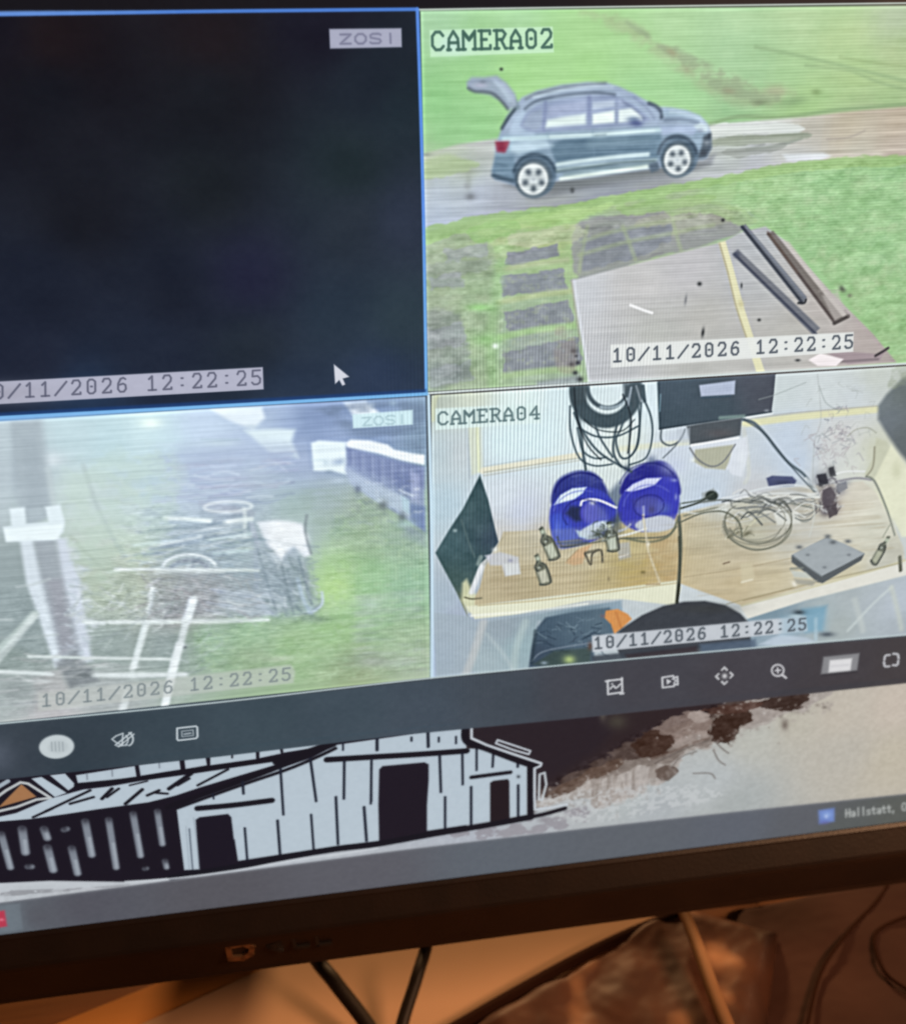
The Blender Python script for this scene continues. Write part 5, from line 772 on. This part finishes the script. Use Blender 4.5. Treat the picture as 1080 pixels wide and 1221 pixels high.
line([(134, 881), (139, 877), (147, 874), (146, 888), (139, 885), (134, 881)], 1.8, IC, .9, .95, False); line([(138, 888), (157, 873)], 1.8, IC, .8); line([(142, 890), (160, 875)], 1.6, '#d4dce0', .8, .9); arc(152, 881, 7, 8, -70, 70, 2, IC, .9); arc(148, 882, 5, 6, -60, 60, 1.6, IC, .9); line([(140, 889), (152, 888)], 2, IC, 1, .9)
line([(211.5, 868), (234, 865.5), (235.5, 867), (235.8, 878), (234, 880), (213, 882.5), (211.5, 881), (211.5, 868)], 2.1, '#c8d2d8', .8, 1, False); line([(217, 871.5), (230.5, 870), (230.8, 876.5), (217.3, 878), (217, 871.5)], 1.2, '#b8c2c8', .8, .9, False); line([(220, 875), (227.5, 873.8)], 2, '#c0cad0', .9, .8)
line([(724, 811.5), (741, 809.5), (741.5, 825), (724.5, 827.5), (724, 811.5)], 2.2, '#d2d4d8', .8, 1, False); line([(722, 812), (726, 811.4)], 2.4, '#d2d4d8'); line([(739, 827), (743, 826.6)], 2.2, '#d2d4d8'); line([(741, 808), (741, 811)], 2.2, '#d2d4d8'); line([(727, 821), (731, 817.5), (734, 820), (739, 815.5)], 2, '#d2d4d8', .8); blob(729, 815, 1.4, 1.2, '#d2d4d8')
line([(789, 807.5), (802, 805.5), (803, 808), (807, 806.5), (807.5, 816), (803.5, 815.5), (803, 818), (789.5, 819.5), (789, 807.5)], 2.1, '#d0d2d6', .8, 1, False); poly([(794, 809), (800, 812), (794.5, 816)], '#d0d2d6', .7); line([(801, 809), (805, 811), (803, 814)], 1.6, '#d0d2d6', .8)
blob(863, 805.5, 3, 3, '#dcdcde'); 
for (dx, dy, q) in ((0, -8, [(-3, 1), (0, -2), (3, 1)]), (0, 8, [(-3, -1), (0, 2), (3, -1)]), (-8, .8, [(1, -3), (-2, 0), (1, 3)]), (8, -.8, [(-1, -3), (2, 0), (-1, 3)])):
    line([(863 + dx + a, 805.5 + dy + b) for a, b in q], 2.3, '#c8c9cc', .8, 1, False)
ell(926.5, 799, 8.2, 7.8, '#c8c8cc', .8); ell(926.5, 799, 6, 5.6, '#424148', .8); line([(923.5, 799.3), (929.7, 798.7)], 1.7, '#d4d4d8', .7); line([(926.3, 796), (926.8, 802)], 1.7, '#d4d4d8', .7); line([(932, 804.5), (936.5, 808)], 2.4, '#d0d0d4', .8)
poly([(981, 784), (1025, 779), (1021, 802), (979, 806)], '#2e2e34', 2, .7); poly([(981, 783), (1024, 778.5), (1021, 799), (978, 803.5)], '#87888c', 1.6); poly([(988.5, 787), (1015, 784.5), (1013, 799), (987, 801.5)], '#dcdcde', 1.6); line([(991, 794), (1010, 792.5)], 3, '#c8c8cc', 1.4, .7)
for (x, y, sx, sy) in ((1053.5, 781, 1, 1), (1070.5, 779.5, -1, 1), (1053, 794.5, 1, -1), (1070, 793, -1, -1)):
    line([(x, y + 5.4 * sy), (x + .6 * sx, y + 1.4 * sy), (x + 2 * sx, y), (x + 6.4 * sx, y - .3)], 2.5, '#c4c5ca', .8, 1, False)
# mouse pointer
poly([(398, 434), (399.8, 459), (405, 453.8), (408.8, 460.5), (413, 458.6), (409.8, 452), (417.5, 449.8)], '#2c3648', 1.8, .7)
poly([(398, 434), (399.5, 457.6), (404.5, 452.8), (408.2, 459.6), (411.6, 458), (408.6, 451), (416.5, 449)], '#d6d9e4', .9)


# ------------------------------------------------------------------ the pixel rows of the panel show as fine stripes
yy, xx = np.mgrid[0:CH, 0:CW].astype(np.float32)
def amp_at(x, y, rx, ry):
    c = p2c([(x, y)])[0]
    return np.exp(-(((xx - c[0]) / (rx * 1.3)) ** 2 + ((yy - c[1]) / (ry * 1.25)) ** 2))
lum = IMG.mean(2)
hor = amp_at(920, 120, 330, 190) * .026 + amp_at(960, 250, 240, 150) * .024 + amp_at(980, 480, 200, 60) * .022 + amp_at(260, 600, 150, 50) * .015
ver = amp_at(660, 620, 170, 150) * .10 + amp_at(600, 500, 120, 70) * .07 + amp_at(570, 770, 60, 60) * .04
ve2 = amp_at(650, 430, 130, 55) * .075 + amp_at(720, 370, 60, 60) * .02
dia = amp_at(450, 620, 75, 90) * .13 + amp_at(430, 780, 90, 40) * .05
slant = amp_at(250, 700, 140, 70) * .035
wob = 1.2 * N['big']
IMG *= (1 + (hor * np.sin(yy * 2 * np.pi / 4.1 + xx * .012 + wob) + ver * np.sin(xx * 2 * np.pi / 5.9 + wob * .6) + ve2 * np.sin(xx * 2 * np.pi / 5.0 + wob * .5)
         + dia * np.sin(xx * 2 * np.pi / 4.9) * np.sin(yy * 2 * np.pi / 5.3 + xx * .1) + slant * np.sin(yy * 2 * np.pi / 5.2 - xx * .35))[..., None])
IMG += (N['fine'] * .008 * np.clip(lum * 3, 0.3, 1))[..., None]
del yy, xx, hor, ver, ve2, dia, slant, wob

IMG = np.clip(IMG, 0, 1)
scr_img = bpy.data.images.new('screen_picture', CW, CH)
px_ = np.ones((CH, CW, 4), np.float32); px_[..., :3] = IMG[::-1]
scr_img.pixels.foreach_set(px_.ravel()); scr_img.update(); scr_img.pack()

# ------------------------------------------------------------------ materials
def mat(name, col, rough=.5, metal=0.0, spec=.5):
    m = bpy.data.materials.new(name); m.use_nodes = True; b = m.node_tree.nodes['Principled BSDF']
    b.inputs['Base Color'].default_value = (*col, 1); b.inputs['Roughness'].default_value = rough; b.inputs['Metallic'].default_value = metal
    b.inputs['Specular IOR Level'].default_value = spec
    return m
def noisy(name, c1, c2, scale, rough=.6, stretch=(1, 1, 1), bump=.2, detail=6, c3=None, bscale=None):
    m = mat(name, c1, rough); nt = m.node_tree; b = nt.nodes['Principled BSDF']
    tc = nt.nodes.new('ShaderNodeTexCoord'); mp = nt.nodes.new('ShaderNodeMapping'); mp.inputs['Scale'].default_value = stretch
    nz = nt.nodes.new('ShaderNodeTexNoise'); nz.inputs['Scale'].default_value = scale; nz.inputs['Detail'].default_value = detail
    cr = nt.nodes.new('ShaderNodeValToRGB'); cr.color_ramp.elements[0].color = (*c1, 1); cr.color_ramp.elements[1].color = (*c2, 1)
    cr.color_ramp.elements[0].position = .35; cr.color_ramp.elements[1].position = .65
    if c3: e = cr.color_ramp.elements.new(.78); e.color = (*c3, 1)
    nt.links.new(tc.outputs['Object'], mp.inputs[0]); nt.links.new(mp.outputs[0], nz.inputs['Vector']); nt.links.new(nz.outputs['Fac'], cr.inputs[0]); nt.links.new(cr.outputs[0], b.inputs['Base Color'])
    bp = nt.nodes.new('ShaderNodeBump'); bp.inputs['Strength'].default_value = bump; bp.inputs['Distance'].default_value = .002
    if bscale:
        n2 = nt.nodes.new('ShaderNodeTexNoise'); n2.inputs['Scale'].default_value = bscale; nt.links.new(mp.outputs[0], n2.inputs['Vector']); nt.links.new(n2.outputs['Fac'], bp.inputs['Height'])
    else: nt.links.new(nz.outputs['Fac'], bp.inputs['Height'])
    nt.links.new(bp.outputs[0], b.inputs['Normal'])
    return m
M_scr = mat('lit_screen', (.004, .004, .004), .45, 0, .25)
nt = M_scr.node_tree; b = nt.nodes['Principled BSDF']; ti = nt.nodes.new('ShaderNodeTexImage'); ti.image = scr_img; ti.interpolation = 'Cubic'; ti.extension = 'EXTEND'
nt.links.new(ti.outputs[0], b.inputs['Emission Color']); b.inputs['Emission Strength'].default_value = 1.0
M_bez = noisy('bezel_plastic', (.020, .012, .0095), (.028, .016, .012), 60, .42, bump=.05, bscale=900)  # plastic is black; its warm reflection is put in as a brown tint
M_back = mat('back_plastic', (.02, .02, .021), .6)
M_logo = mat('glint_tinted_letter', (.55, .34, .20), .35, .8)  # warm glint put into the first letter's colour; the other letters stay dark
M_logo2 = mat('dark_letter', (.06, .055, .055), .4, .6)
M_desk = noisy('desk_wood', (.16, .055, .018), (.26, .10, .03), 9, .5, (1, 14, 1), .15)
M_trim = noisy('orange_wood', (.62, .24, .05), (.74, .30, .07), 6, .5, (1, 12, 1), .1)
M_card = noisy('tan_card', (.66, .40, .24), (.72, .44, .27), 14, .7, bump=.05)
M_card_edge = mat('card_edge', (.78, .45, .24), .7)
M_leather = noisy('brown_leather', (.020, .006, .003), (.10, .032, .012), 26, .6, bump=.12, c3=(.55, .28, .14), detail=2)  # tan top of the ramp paints highlights into the leather colour
M_cloth = noisy('reddish_cloth', (.036, .011, .0065), (.055, .017, .009), 10, .85, bump=.2, bscale=60)
M_rubber = mat('cable_rubber', (.022, .014, .009), .55)
M_thin = mat('dark_line_matte', (.03, .011, .006), .9, 0, .1)
M_stick = noisy('stick_wood', (.30, .15, .07), (.44, .24, .12), 30, .55, (1, 1, .2), .2)

def tag(o, label=None, cat=None, group=None, kind=None):
    if label: o['label'] = label
    if cat: o['category'] = cat
    if group: o['group'] = group
    if kind: o['kind'] = kind
    return o
def link(name, verts, faces, m, parent=None, smooth_=False, bevel=0):
    off = Vector((0, 0, 0))
    if parent is not None:
        p = parent
        while p is not None: off += p.location; p = p.parent
    me = bpy.data.meshes.new(name); me.from_pydata([tuple(Vector(v) - off) for v in verts], [], faces)
    bm = bmesh.new(); bm.from_mesh(me); bmesh.ops.recalc_face_normals(bm, faces=bm.faces)
    if bevel: bmesh.ops.bevel(bm, geom=[e for e in bm.edges if len(e.link_faces) == 2 and e.calc_face_angle() > .6], offset=bevel, segments=3, affect='EDGES', profile=.6)
    bm.to_mesh(me); bm.free()
    if smooth_:
        for f in me.polygons: f.use_smooth = True
    o = bpy.data.objects.new(name, me); me.materials.append(m); COL.objects.link(o); o.parent = parent
    return o
def bbx(name, u0, u1, v0, v1, z0, z1, m, parent, bevel=.0):
    """a box in board coordinates (tile columns and rows, z into the screen)"""
    V = [b2w((u - 1) * ASP, v - 1, z) for z in (z0, z1) for v in (v0, v1) for u in (u0, u1)]
    return link(name, V, [(0, 1, 3, 2), (4, 6, 7, 5), (0, 4, 5, 1), (2, 3, 7, 6), (0, 2, 6, 4), (1, 5, 7, 3)], m, parent, bevel=bevel)
def uvmap(o, B):
    uv = o.data.uv_layers.new(name='UVMap')
    for l in o.data.loops:
        x, y = B[l.vertex_index]
        uv.data[l.index].uv = ((x - (U_L - 1) * ASP) * S / CW, 1 - (y - (V_TOP - 1)) * S / CH)
def patch(name, pts, parent, layer, curve=False, lim=None, label=None):
    """one flat lit area of the screen picture, its outline read off the photograph"""
    P = smooth(pts, True, 4) if curve else np.asarray(pts, float)
    B = p2b(P); B[:, 0] = np.clip(B[:, 0], (U_L - 1) * ASP, (U_R - 1) * ASP); B[:, 1] = np.clip(B[:, 1], V_TOP - 1, V_BOT - 1)
    if lim: B[:, 0] = np.clip(B[:, 0], (lim[0] - 1) * ASP, (lim[1] - 1) * ASP)
    z = -.0009 * layer
    off = Vector((0, 0, 0)); p = parent
    while p is not None: off += p.location; p = p.parent
    bm = bmesh.new(); vs = [bm.verts.new(b2w(x, y, z) - off) for x, y in B]; f = bm.faces.new(vs)
    bmesh.ops.triangulate(bm, faces=[f], ngon_method='EAR_CLIP')
    me = bpy.data.meshes.new(name); bm.to_mesh(me); bm.free(); me.materials.append(M_scr)
    o = bpy.data.objects.new(name, me); COL.objects.link(o); o.parent = parent; uvmap(o, B)
    if label: o['label'] = label
    return o

# ------------------------------------------------------------------ the monitor
uc = (U_L + U_R) / 2
mon = bpy.data.objects.new('monitor', None); COL.objects.link(mon); pz = b2w((uc - 1) * ASP, V_BEZ - 1, 0); mon.location = (pz.x, pz.y + .12, 0)
tag(mon, 'black framed computer monitor showing four security camera views above a barn wallpaper', 'monitor')
E_ = .12
scr = bbx('screen', U_L, U_R, V_TOP, V_BOT, 0, .02, M_scr, mon)
inv = []
for v in scr.data.vertices:
    pass
Bs = [((u - 1) * ASP, v - 1) for z in (0, 1) for v in (V_TOP, V_BOT) for u in (U_L, U_R)]
uvmap(scr, Bs)
# lower bezel swept along the screen: a strip that faces up a little, a lip, then the part that turns under
prof = [(V_BOT + .001, .02), (V_BOT + .001, -.004), (V_BOT + .010, -.016), (V_BOT + .016, -.018), (2.962, -.064), (2.974, -.069), (2.990, -.068), (3.150, -.034), (3.172, -.034), (V_BEZ, -.012), (V_BEZ, .20), (3.10, .26), (V_BOT + .001, .26)]
def sweep(name, prof, u0, u1, m, n=24):
    V = []; Fc = []; k = len(prof)
    for i in range(n + 1):
        u = u0 + (u1 - u0) * i / n
        V += [b2w((u - 1) * ASP, v - 1, z) for v, z in prof]
    for i in range(n):
        for j in range(k):
            a, b_ = i * k + j, i * k + (j + 1) % k; Fc.append((a, b_, b_ + k, a + k))
    Fc += [tuple(range(k)), tuple(range(n * k, n * k + k))]
    return link(name, V, Fc, m, mon)
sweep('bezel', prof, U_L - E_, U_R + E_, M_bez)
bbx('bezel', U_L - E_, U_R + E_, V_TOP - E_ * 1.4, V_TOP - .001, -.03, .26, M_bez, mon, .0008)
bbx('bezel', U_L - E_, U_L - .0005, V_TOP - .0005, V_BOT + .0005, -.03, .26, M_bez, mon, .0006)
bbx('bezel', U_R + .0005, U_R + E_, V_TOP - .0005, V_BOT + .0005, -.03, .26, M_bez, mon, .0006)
bbx('back_panel', U_L + .05, U_R - .05, V_TOP + .05, V_BOT + .1, .262, .55, M_back, mon, .004)
def tube(name, pts, r, m, parent=None, n=10, taper=None):
    P = [Vector(p) for p in smooth(np.array([tuple(p) for p in pts]), False, 8)] if len(pts) > 2 else [Vector(p) for p in pts]
    V = []; Fc = []
    for i, p in enumerate(P):
        d = (P[min(i + 1, len(P) - 1)] - P[max(i - 1, 0)]).normalized(); a = d.cross(Vector((.13, .2, 1))).normalized(); c = d.cross(a)
        rr_ = r if taper is None else r * (taper[0] + (taper[1] - taper[0]) * i / (len(P) - 1))
        V += [p + (a * math.cos(t) + c * math.sin(t)) * rr_ for t in [2 * math.pi * j / n for j in range(n)]]
    for i in range(len(P) - 1):
        for j in range(n): Fc.append((i * n + j, i * n + (j + 1) % n, (i + 1) * n + (j + 1) % n, (i + 1) * n + j))
    Fc += [tuple(range(n)), tuple(range((len(P) - 1) * n, len(P) * n))]
    return link(name, V, Fc, m, parent, True)
# stand behind the panel
sx, sy = mon.location.x, mon.location.y
tube('stand_pole', [(sx, sy + .05, .012), (sx, sy + .05, .20)], .018, M_back, mon, 20)
tube('stand_arm', [(sx, sy + .05, .19), (sx, sy - .035, .20)], .014, M_back, mon, 16)
def disc(name, x, y, z0, z1, rx, ry, m, parent, n=40):
    V = [(x + rx * math.cos(2 * math.pi * i / n), y + ry * math.sin(2 * math.pi * i / n), z) for z in (z0, z1) for i in range(n)]
    return link(name, V, [tuple(range(n)), tuple(range(n, 2 * n))] + [(i, (i + 1) % n, n + (i + 1) % n, n + i) for i in range(n)], m, parent, bevel=.002)
disc('stand_foot', sx, sy + .10, .0005, .012, .10, .06, M_back, mon)
# raised letters of the maker's name on the lower bezel
def on_bezel(px, py):
    D = RB.T @ np.array([(px - PW / 2) / F, (py - PH / 2) / F, 1.0]); t = (-.060 - cam_b[2]) / D[2]; return cam_b + D * t
def letter(strokes_, m, wd):
    bm = bmesh.new()
    off = mon.location
    for st in strokes_:
        q = [on_bezel(*p) for p in st]
        for a, c in zip(q[:-1], q[1:]):
            d = (c - a)[:2]; L = np.hypot(*d); nrm = np.array([-d[1], d[0]]) / L * wd / 2; e = d / L * wd / 2
            base = []
            for zz in (-.025, -.064):
                for sg, ee, pt in ((1, -1, a), (-1, -1, a), (-1, 1, c), (1, 1, c)):
                    base.append(bm.verts.new(b2w(pt[0] + sg * nrm[0] + ee * e[0] * .9, pt[1] + sg * nrm[1] + ee * e[1] * .9, zz) - off))
            for f in ((0, 1, 2, 3), (4, 5, 6, 7), (0, 1, 5, 4), (1, 2, 6, 5), (2, 3, 7, 6), (3, 0, 4, 7)): bm.faces.new([base[i] for i in f])
    bmesh.ops.recalc_face_normals(bm, faces=bm.faces)
    me = bpy.data.meshes.new('logo_letter'); bm.to_mesh(me); bm.free(); me.materials.append(m)
    o = bpy.data.objects.new('logo_letter', me); COL.objects.link(o); o.parent = mon; return o
letter([[(272, 1129), (275, 1143)], [(272, 1129), (290, 1125), (301, 1129), (299, 1137), (290, 1142), (275, 1143)]], M_logo, .019)['label'] = 'first letter of the maker name, with a warm glint put into its colour'
letter([[(334, 1123), (320, 1129), (336, 1134)], [(320, 1129), (334, 1128)]], M_logo2, .012)
letter([[(349, 1115), (352, 1130), (368, 1128)]], M_logo2, .012)
letter([[(376, 1111), (379, 1127), (394, 1125)]], M_logo2, .012)

# ---- lit areas of the screen, each with what is laid over it
tb = patch('title_bar', [(-1300, 20), (0, 14), (497, 9), (1700, -6), (1700, -30), (500, -24), (-1300, -10)], mon, 1)
t1 = patch('video_tile', T1, mon, 1, lim=(0, 1.01), label='dark empty video tile with blue frame'); t2 = patch('video_tile', T2, mon, 1, lim=(.97, 2), label='video tile of a parked car on a track by green fields')
t3 = patch('video_tile', T3, mon, 1, lim=(0, 1.02), label='hazy video tile of a yard with a white trailer'); t4 = patch('video_tile', T4, mon, 1, lim=(1, 2), label='video tile of a cluttered workbench')
patch('selection_frame', [(0, 14), (497, 9.6), (499.5, 9.6), (510, 468), (510, 471), (0, 501), (0, 495), (504.5, 467), (495.5, 13), (0, 20)], t1, 2)
patch('maker_plate', [(392.5, 34), (479, 33), (479.5, 57), (393, 58.5)], t1, 2)
patch('timestamp', [(-60, 458), (314, 437), (315, 464.5), (-60, 486)], t1, 2)
patch('mouse_pointer', [(397.5, 433), (399, 459), (404.5, 454), (408, 461), (413, 459), (410, 452), (418, 450)], t1, 3)
def brd(P, e=1.0):
    P = smooth(P, True, 3); c = P.mean(0); return c + (P - c) * 1.012
patch('car_picture', [(556, 98), (563, 92), (591, 91), (611, 110), (616, 122), (640, 107), (668, 100), (700, 96), (724, 97), (756, 110), (784, 125), (800, 127), (822, 131), (836, 138), (846, 148), (849, 160), (849, 178), (840, 191), (828, 195), (822, 207), (806, 214), (790, 210), (780, 202), (700, 213), (661, 217), (654, 230), (636, 238), (618, 231), (612, 218), (590, 215), (585, 204), (590, 172), (597, 152), (606, 134), (590, 114), (560, 108)], t2, 2)
patch('platform_picture', PL, t2, 2); patch('beam_picture', [(855, 288), (864.5, 286), (887, 366), (912, 443), (900, 445), (875, 366)], t2, 3, label='yellow beam'); patch('beam_picture', [(872, 300), (879, 298), (970, 387), (976, 398), (966, 394)], t2, 3); patch('beam_picture', [(882, 268), (886, 266), (960, 355), (956, 362), (951, 359)], t2, 3); patch('beam_picture', [(913, 276), (918, 275), (996, 381), (1011, 374), (1013, 379), (995, 388)], t2, 3)
patch('camera_name', [(511.5, 35), (659, 31), (661, 63), (512.5, 69)], t2, 2); patch('timestamp', [(726.5, 410), (1017.5, 394.5), (1017, 419.5), (727.5, 438.5)], t2, 4)
patch('trailer_picture', [(369, 526), (412, 524), (440, 524), (470, 534), (506, 541), (507, 628), (480, 614), (440, 592), (418, 570), (372, 562)], t3, 2)
patch('post_picture', [(12, 504), (50, 500), (62, 596), (78, 604), (78, 636), (98, 740), (112, 786), (72, 792), (40, 740), (22, 650), (4, 646), (6, 628), (24, 604)], t3, 2); patch('tarpaulin_picture', [(306, 620), (360, 622), (370, 662), (386, 722), (370, 738), (306, 728), (300, 690), (312, 650)], t3, 2); patch('ladder_rail_picture', [(224, 715), (236, 715), (202, 842), (192, 842)], t3, 2); patch('ladder_rail_picture', [(170, 742), (179, 742), (164, 796), (156, 796)], t3, 2)
patch('maker_plate', [(419.5, 493.5), (492.5, 488), (492.5, 506.5), (420.5, 511)], t3, 2); patch('timestamp', [(45, 826), (347, 792), (352, 800), (350, 814), (45, 848)], t3, 3)
patch('camera_name', [(518.5, 486.5), (643.5, 480), (645.5, 504.5), (518.5, 513)], t4, 2); patch('timestamp', [(704.5, 757), (961, 733.5), (963, 752.5), (705.5, 777.5)], t4, 4)
patch('reel_picture', [(654, 600), (664, 572), (692, 562), (722, 570), (732, 590), (734, 625), (712, 646), (680, 652), (660, 640)], t4, 2, True, label='left blue cable reel'); patch('reel_picture', [(736, 590), (742, 565), (768, 551), (800, 556), (810, 580), (808, 620), (780, 630), (748, 626), (738, 610)], t4, 2, True, label='right blue cable reel')
patch('wall_screen_picture', [(783, 454), (924.5, 445), (919.5, 492), (785, 513)], t4, 2); patch('box_picture', [(942, 661), (985, 639.5), (1031, 660), (1026, 669), (980, 697), (943, 671)], t4, 2); patch('cable_coil_picture', [(678, 461), (768, 455), (779, 515), (765, 552), (740, 560), (700, 558), (683, 530)], t4, 2, True); patch('leaning_panel_picture', PN, t4, 2)
for bx_, by_, a_, l_, w_ in ((653, 648, 66, 44, 19), (645, 679, 72, 40, 19), (728, 640, 80, 38, 19), (1049, 656, 120, 40, 12)):
    g = math.radians(a_); patch('bottle_picture', [(bx_ + math.cos(g) * t * l_ - math.sin(g) * s_ * w_, by_ + math.sin(g) * t * l_ + math.cos(g) * s_ * w_) for t, s_ in ((-.5, -.3), (-.2, -.32), (-.05, -.5), (.5, -.5), (.5, .5), (-.05, .5), (-.2, .32), (-.5, .3))], t4, 3)
patch('chair_picture', [(730, 759), (745, 745), (765, 732), (790, 721), (815, 716), (840, 715), (864, 720), (882, 730), (895, 744), (895, 740 + 0)], t4, 3); patch('plug_cluster_picture', epts(988, 588, 19, 28, 10, n=16), t4, 2)
wp = patch('desktop_picture', WPT, mon, 1)
patch('barn_drawing', [(-60, 945), (0, 928), (90, 919), (200, 902), (400, 880), (556, 862), (562, 864), (562, 880), (612, 898), (647, 910), (652, 934), (640, 955), (640, 965), (676, 958), (676, 966), (632, 978), (584, 986), (480, 1006), (400, 1018), (330, 1030), (280, 1038), (150, 1052), (0, 1053), (-60, 1056)], wp, 2)
patch('ink_cloud_drawing', [(566, 866), (700, 853), (850, 836), (984, 823), (975, 840), (930, 858), (890, 872), (840, 886), (810, 905), (780, 926), (720, 948), (680, 954), (652, 948), (652, 920), (645, 908), (612, 896), (566, 878)], wp, 2)
tk = patch('task_bar', TK, mon, 1); patch('app_icon', [(-12, 1087), (6, 1084), (9.5, 1104), (-12, 1109)], tk, 2); patch('weather_icon', [(974, 965), (995, 962), (995, 980), (975, 983)], tk, 2); patch('place_name', [(1005, 963), (1092, 953), (1092, 967), (1006, 976)], tk, 2)
tr = patch('tool_bar', TBR, mon, 1)
patch('round_button', epts(68, 890, 21.5, 14.6, -4, n=24), tr, 2)
for nm, q in (('mute_icon', [(132, 874), (160, 870), (161, 889), (133, 892)]), ('quality_icon', [(210, 866), (237, 863.5), (237.5, 880.5), (211, 884)]), ('picture_icon', [(721, 809), (743, 806.5), (744, 828), (722, 830)]), ('video_icon', [(787, 805.5), (808.5, 803.5), (809, 818), (788, 821)]), ('move_icon', [(852, 796), (874, 794), (875, 815), (853, 817)]), ('zoom_icon', [(917, 791), (936, 789), (938.5, 809), (918, 811)]), ('slider_button', [(980, 782), (1025, 777.5), (1022, 801), (977, 805)]), ('full_screen_icon', [(1051, 779), (1072, 777), (1072, 795), (1051, 797)])):
    patch(nm, q, tr, 2)

# ------------------------------------------------------------------ the desk and what lies on it below the monitor
V = [(x, y, z) for z in (-.03, 0) for y in (-.55, .75) for x in (-.9, .95)]
tag(link('desk_top', V, [(0, 1, 3, 2), (4, 6, 7, 5), (0, 4, 5, 1), (2, 3, 7, 6), (0, 2, 6, 4), (1, 5, 7, 3)], M_desk), kind='structure')
def sheet(name, pts, z0, z1, m, parent=None):
    P = [ray_plane(x, y, z1) for x, y in pts]; n = len(P)
    V = [(p.x, p.y, z0) for p in P] + [(p.x, p.y, z1) for p in P]
    return link(name, V, [tuple(range(n)), tuple(range(n, 2 * n))] + [(i, (i + 1) % n, n + (i + 1) % n, n + i) for i in range(n)], m, parent, bevel=.0004)
o = sheet('wood_strip', [(20, 1240), (205, 1165), (420, 1085), (560, 1060), (560, 1110), (330, 1158), (150, 1240)], .0004, .006, M_trim); tag(o, 'orange brown wooden strip lying under the edge of the tan card', 'board')
o = sheet('card_sheet', [(120, 1243), (322, 1151), (480, 1085), (920, 1040), (905, 1075), (812, 1084), (700, 1140), (530, 1228), (505, 1245)], .0066, .0084, M_card); tag(o, 'flat tan card sheet lying on the desk under the monitor', 'card')
def heap(name, quad, n, hgt, m, seed, edge=.12, freq=22, ridge=0, base=.0004):
    A, B_, C_, D_ = [ray_plane(x, y, .006) for x, y in quad]; V = []; Fc = []
    for j in range(n + 1):
        for i in range(n + 1):
            s, t = i / n, j / n; p = (A * (1 - s) + B_ * s) * (1 - t) + (D_ * (1 - s) + C_ * s) * t
            e = min(s, 1 - s, t, 1 - t) / edge; e = min(e, 1); e = e * (2 - e)
            h = hgt * e * (.62 + .38 * mnoise.noise(Vector((p.x * freq, p.y * freq, seed))) + .22 * mnoise.noise(Vector((p.x * freq * 2.7, p.y * freq * 2.7, seed + 4)))) + .0004 * mnoise.noise(Vector((p.x * 240, p.y * 240, seed)))* e
            V.append((p.x, p.y, max(h, 0) + base + .0004))
    k = (n + 1) ** 2
    for j in range(n):
        for i in range(n): a = j * (n + 1) + i; Fc.append((a, a + 1, a + n + 2, a + n + 1))
    V += [(v[0], v[1], base) for v in V[:k]]
    ring = [i for i in range(n + 1)] + [j * (n + 1) + n for j in range(1, n + 1)] + [n * (n + 1) + i for i in range(n - 1, -1, -1)] + [j * (n + 1) for j in range(n - 1, 0, -1)]
    for a, b_ in zip(ring, ring[1:] + ring[:1]): Fc.append((a, b_, b_ + k, a + k))
    return link(name, V, Fc, m, None, True)
o = heap('leather_bag', [(812, 1088), (925, 1120), (900, 1330), (500, 1262)], 60, .013, M_leather, 3.0, base=.009); tag(o, 'crumpled brown leather with tan highlights painted in lying right of the card sheet', 'bag')
tube('dark_rim', [ray_plane(818, 1086, .016), ray_plane(740, 1118, .016), ray_plane(650, 1164, .0155), ray_plane(500, 1250, .015)], .0024, M_thin, o)  # dark tube along the leather's edge beside the card
o = heap('dark_cloth', [(868, 1080), (1300, 1000), (1400, 1330), (850, 1330)], 70, .012, M_cloth, 8.0, .06, 12); tag(o, 'dark reddish brown cloth spread under the right end of the monitor', 'cloth')
a, b_ = ray_plane(806, 1066, .030), ray_plane(875, 1245, .026)
st = tube('wooden_stick', [a, a.lerp(b_, .35) + Vector((.0004, 0, 0)), a.lerp(b_, .7) - Vector((.0003, 0, 0)), b_], .0029, M_stick, n=14, taper=(.8, 1.1)); tag(st, 'thin wooden stick slanting across the leather below the monitor', 'stick')
c1 = tube('power_cable', [b2w((.62 - 1) * ASP, 2.9 - 1, .4), ray_plane(368, 1128, .035), ray_plane(400, 1172, .026), ray_plane(442, 1228, .018), ray_plane(480, 1300, .0125)], .0030, M_rubber); tag(c1, 'thick black cable slanting down to the right, left of the pair below the monitor', 'cable', 'black cables under the monitor')
c2 = tube('power_cable', [b2w((1.05 - 1) * ASP, 2.9 - 1, .4), ray_plane(512, 1108, .035), ray_plane(497, 1165, .026), ray_plane(478, 1228, .018), ray_plane(470, 1300, .0125)], .0026, M_rubber); tag(c2, 'black cable slanting down to the left, right of the pair below the monitor', 'cable', 'black cables under the monitor')
c3 = tube('crease_line', [ray_plane(1075, 1020, .0098), ray_plane(1050, 1068, .0098), ray_plane(1012, 1110, .0098), ray_plane(978, 1160, .0098), ray_plane(958, 1240, .0098)], .0008, M_thin); tag(c3, 'long thin dark line added for a shaded crease across the reddish cloth', 'cable', 'crease lines on the cloth')  # dark tube laid on the cloth for the shade of a long crease
c4 = tube('crease_line', [ray_plane(1110, 1085, .0098), ray_plane(1072, 1096, .0098), ray_plane(1044, 1112, .0098), ray_plane(1044, 1136, .0098), ray_plane(1060, 1165, .0098), ray_plane(1100, 1190, .0098)], .0008, M_thin); tag(c4, 'short thin dark line added for a shaded curling crease at the right edge of the reddish cloth', 'cable', 'crease lines on the cloth')  # dark tube for the shade of a smaller, curled crease
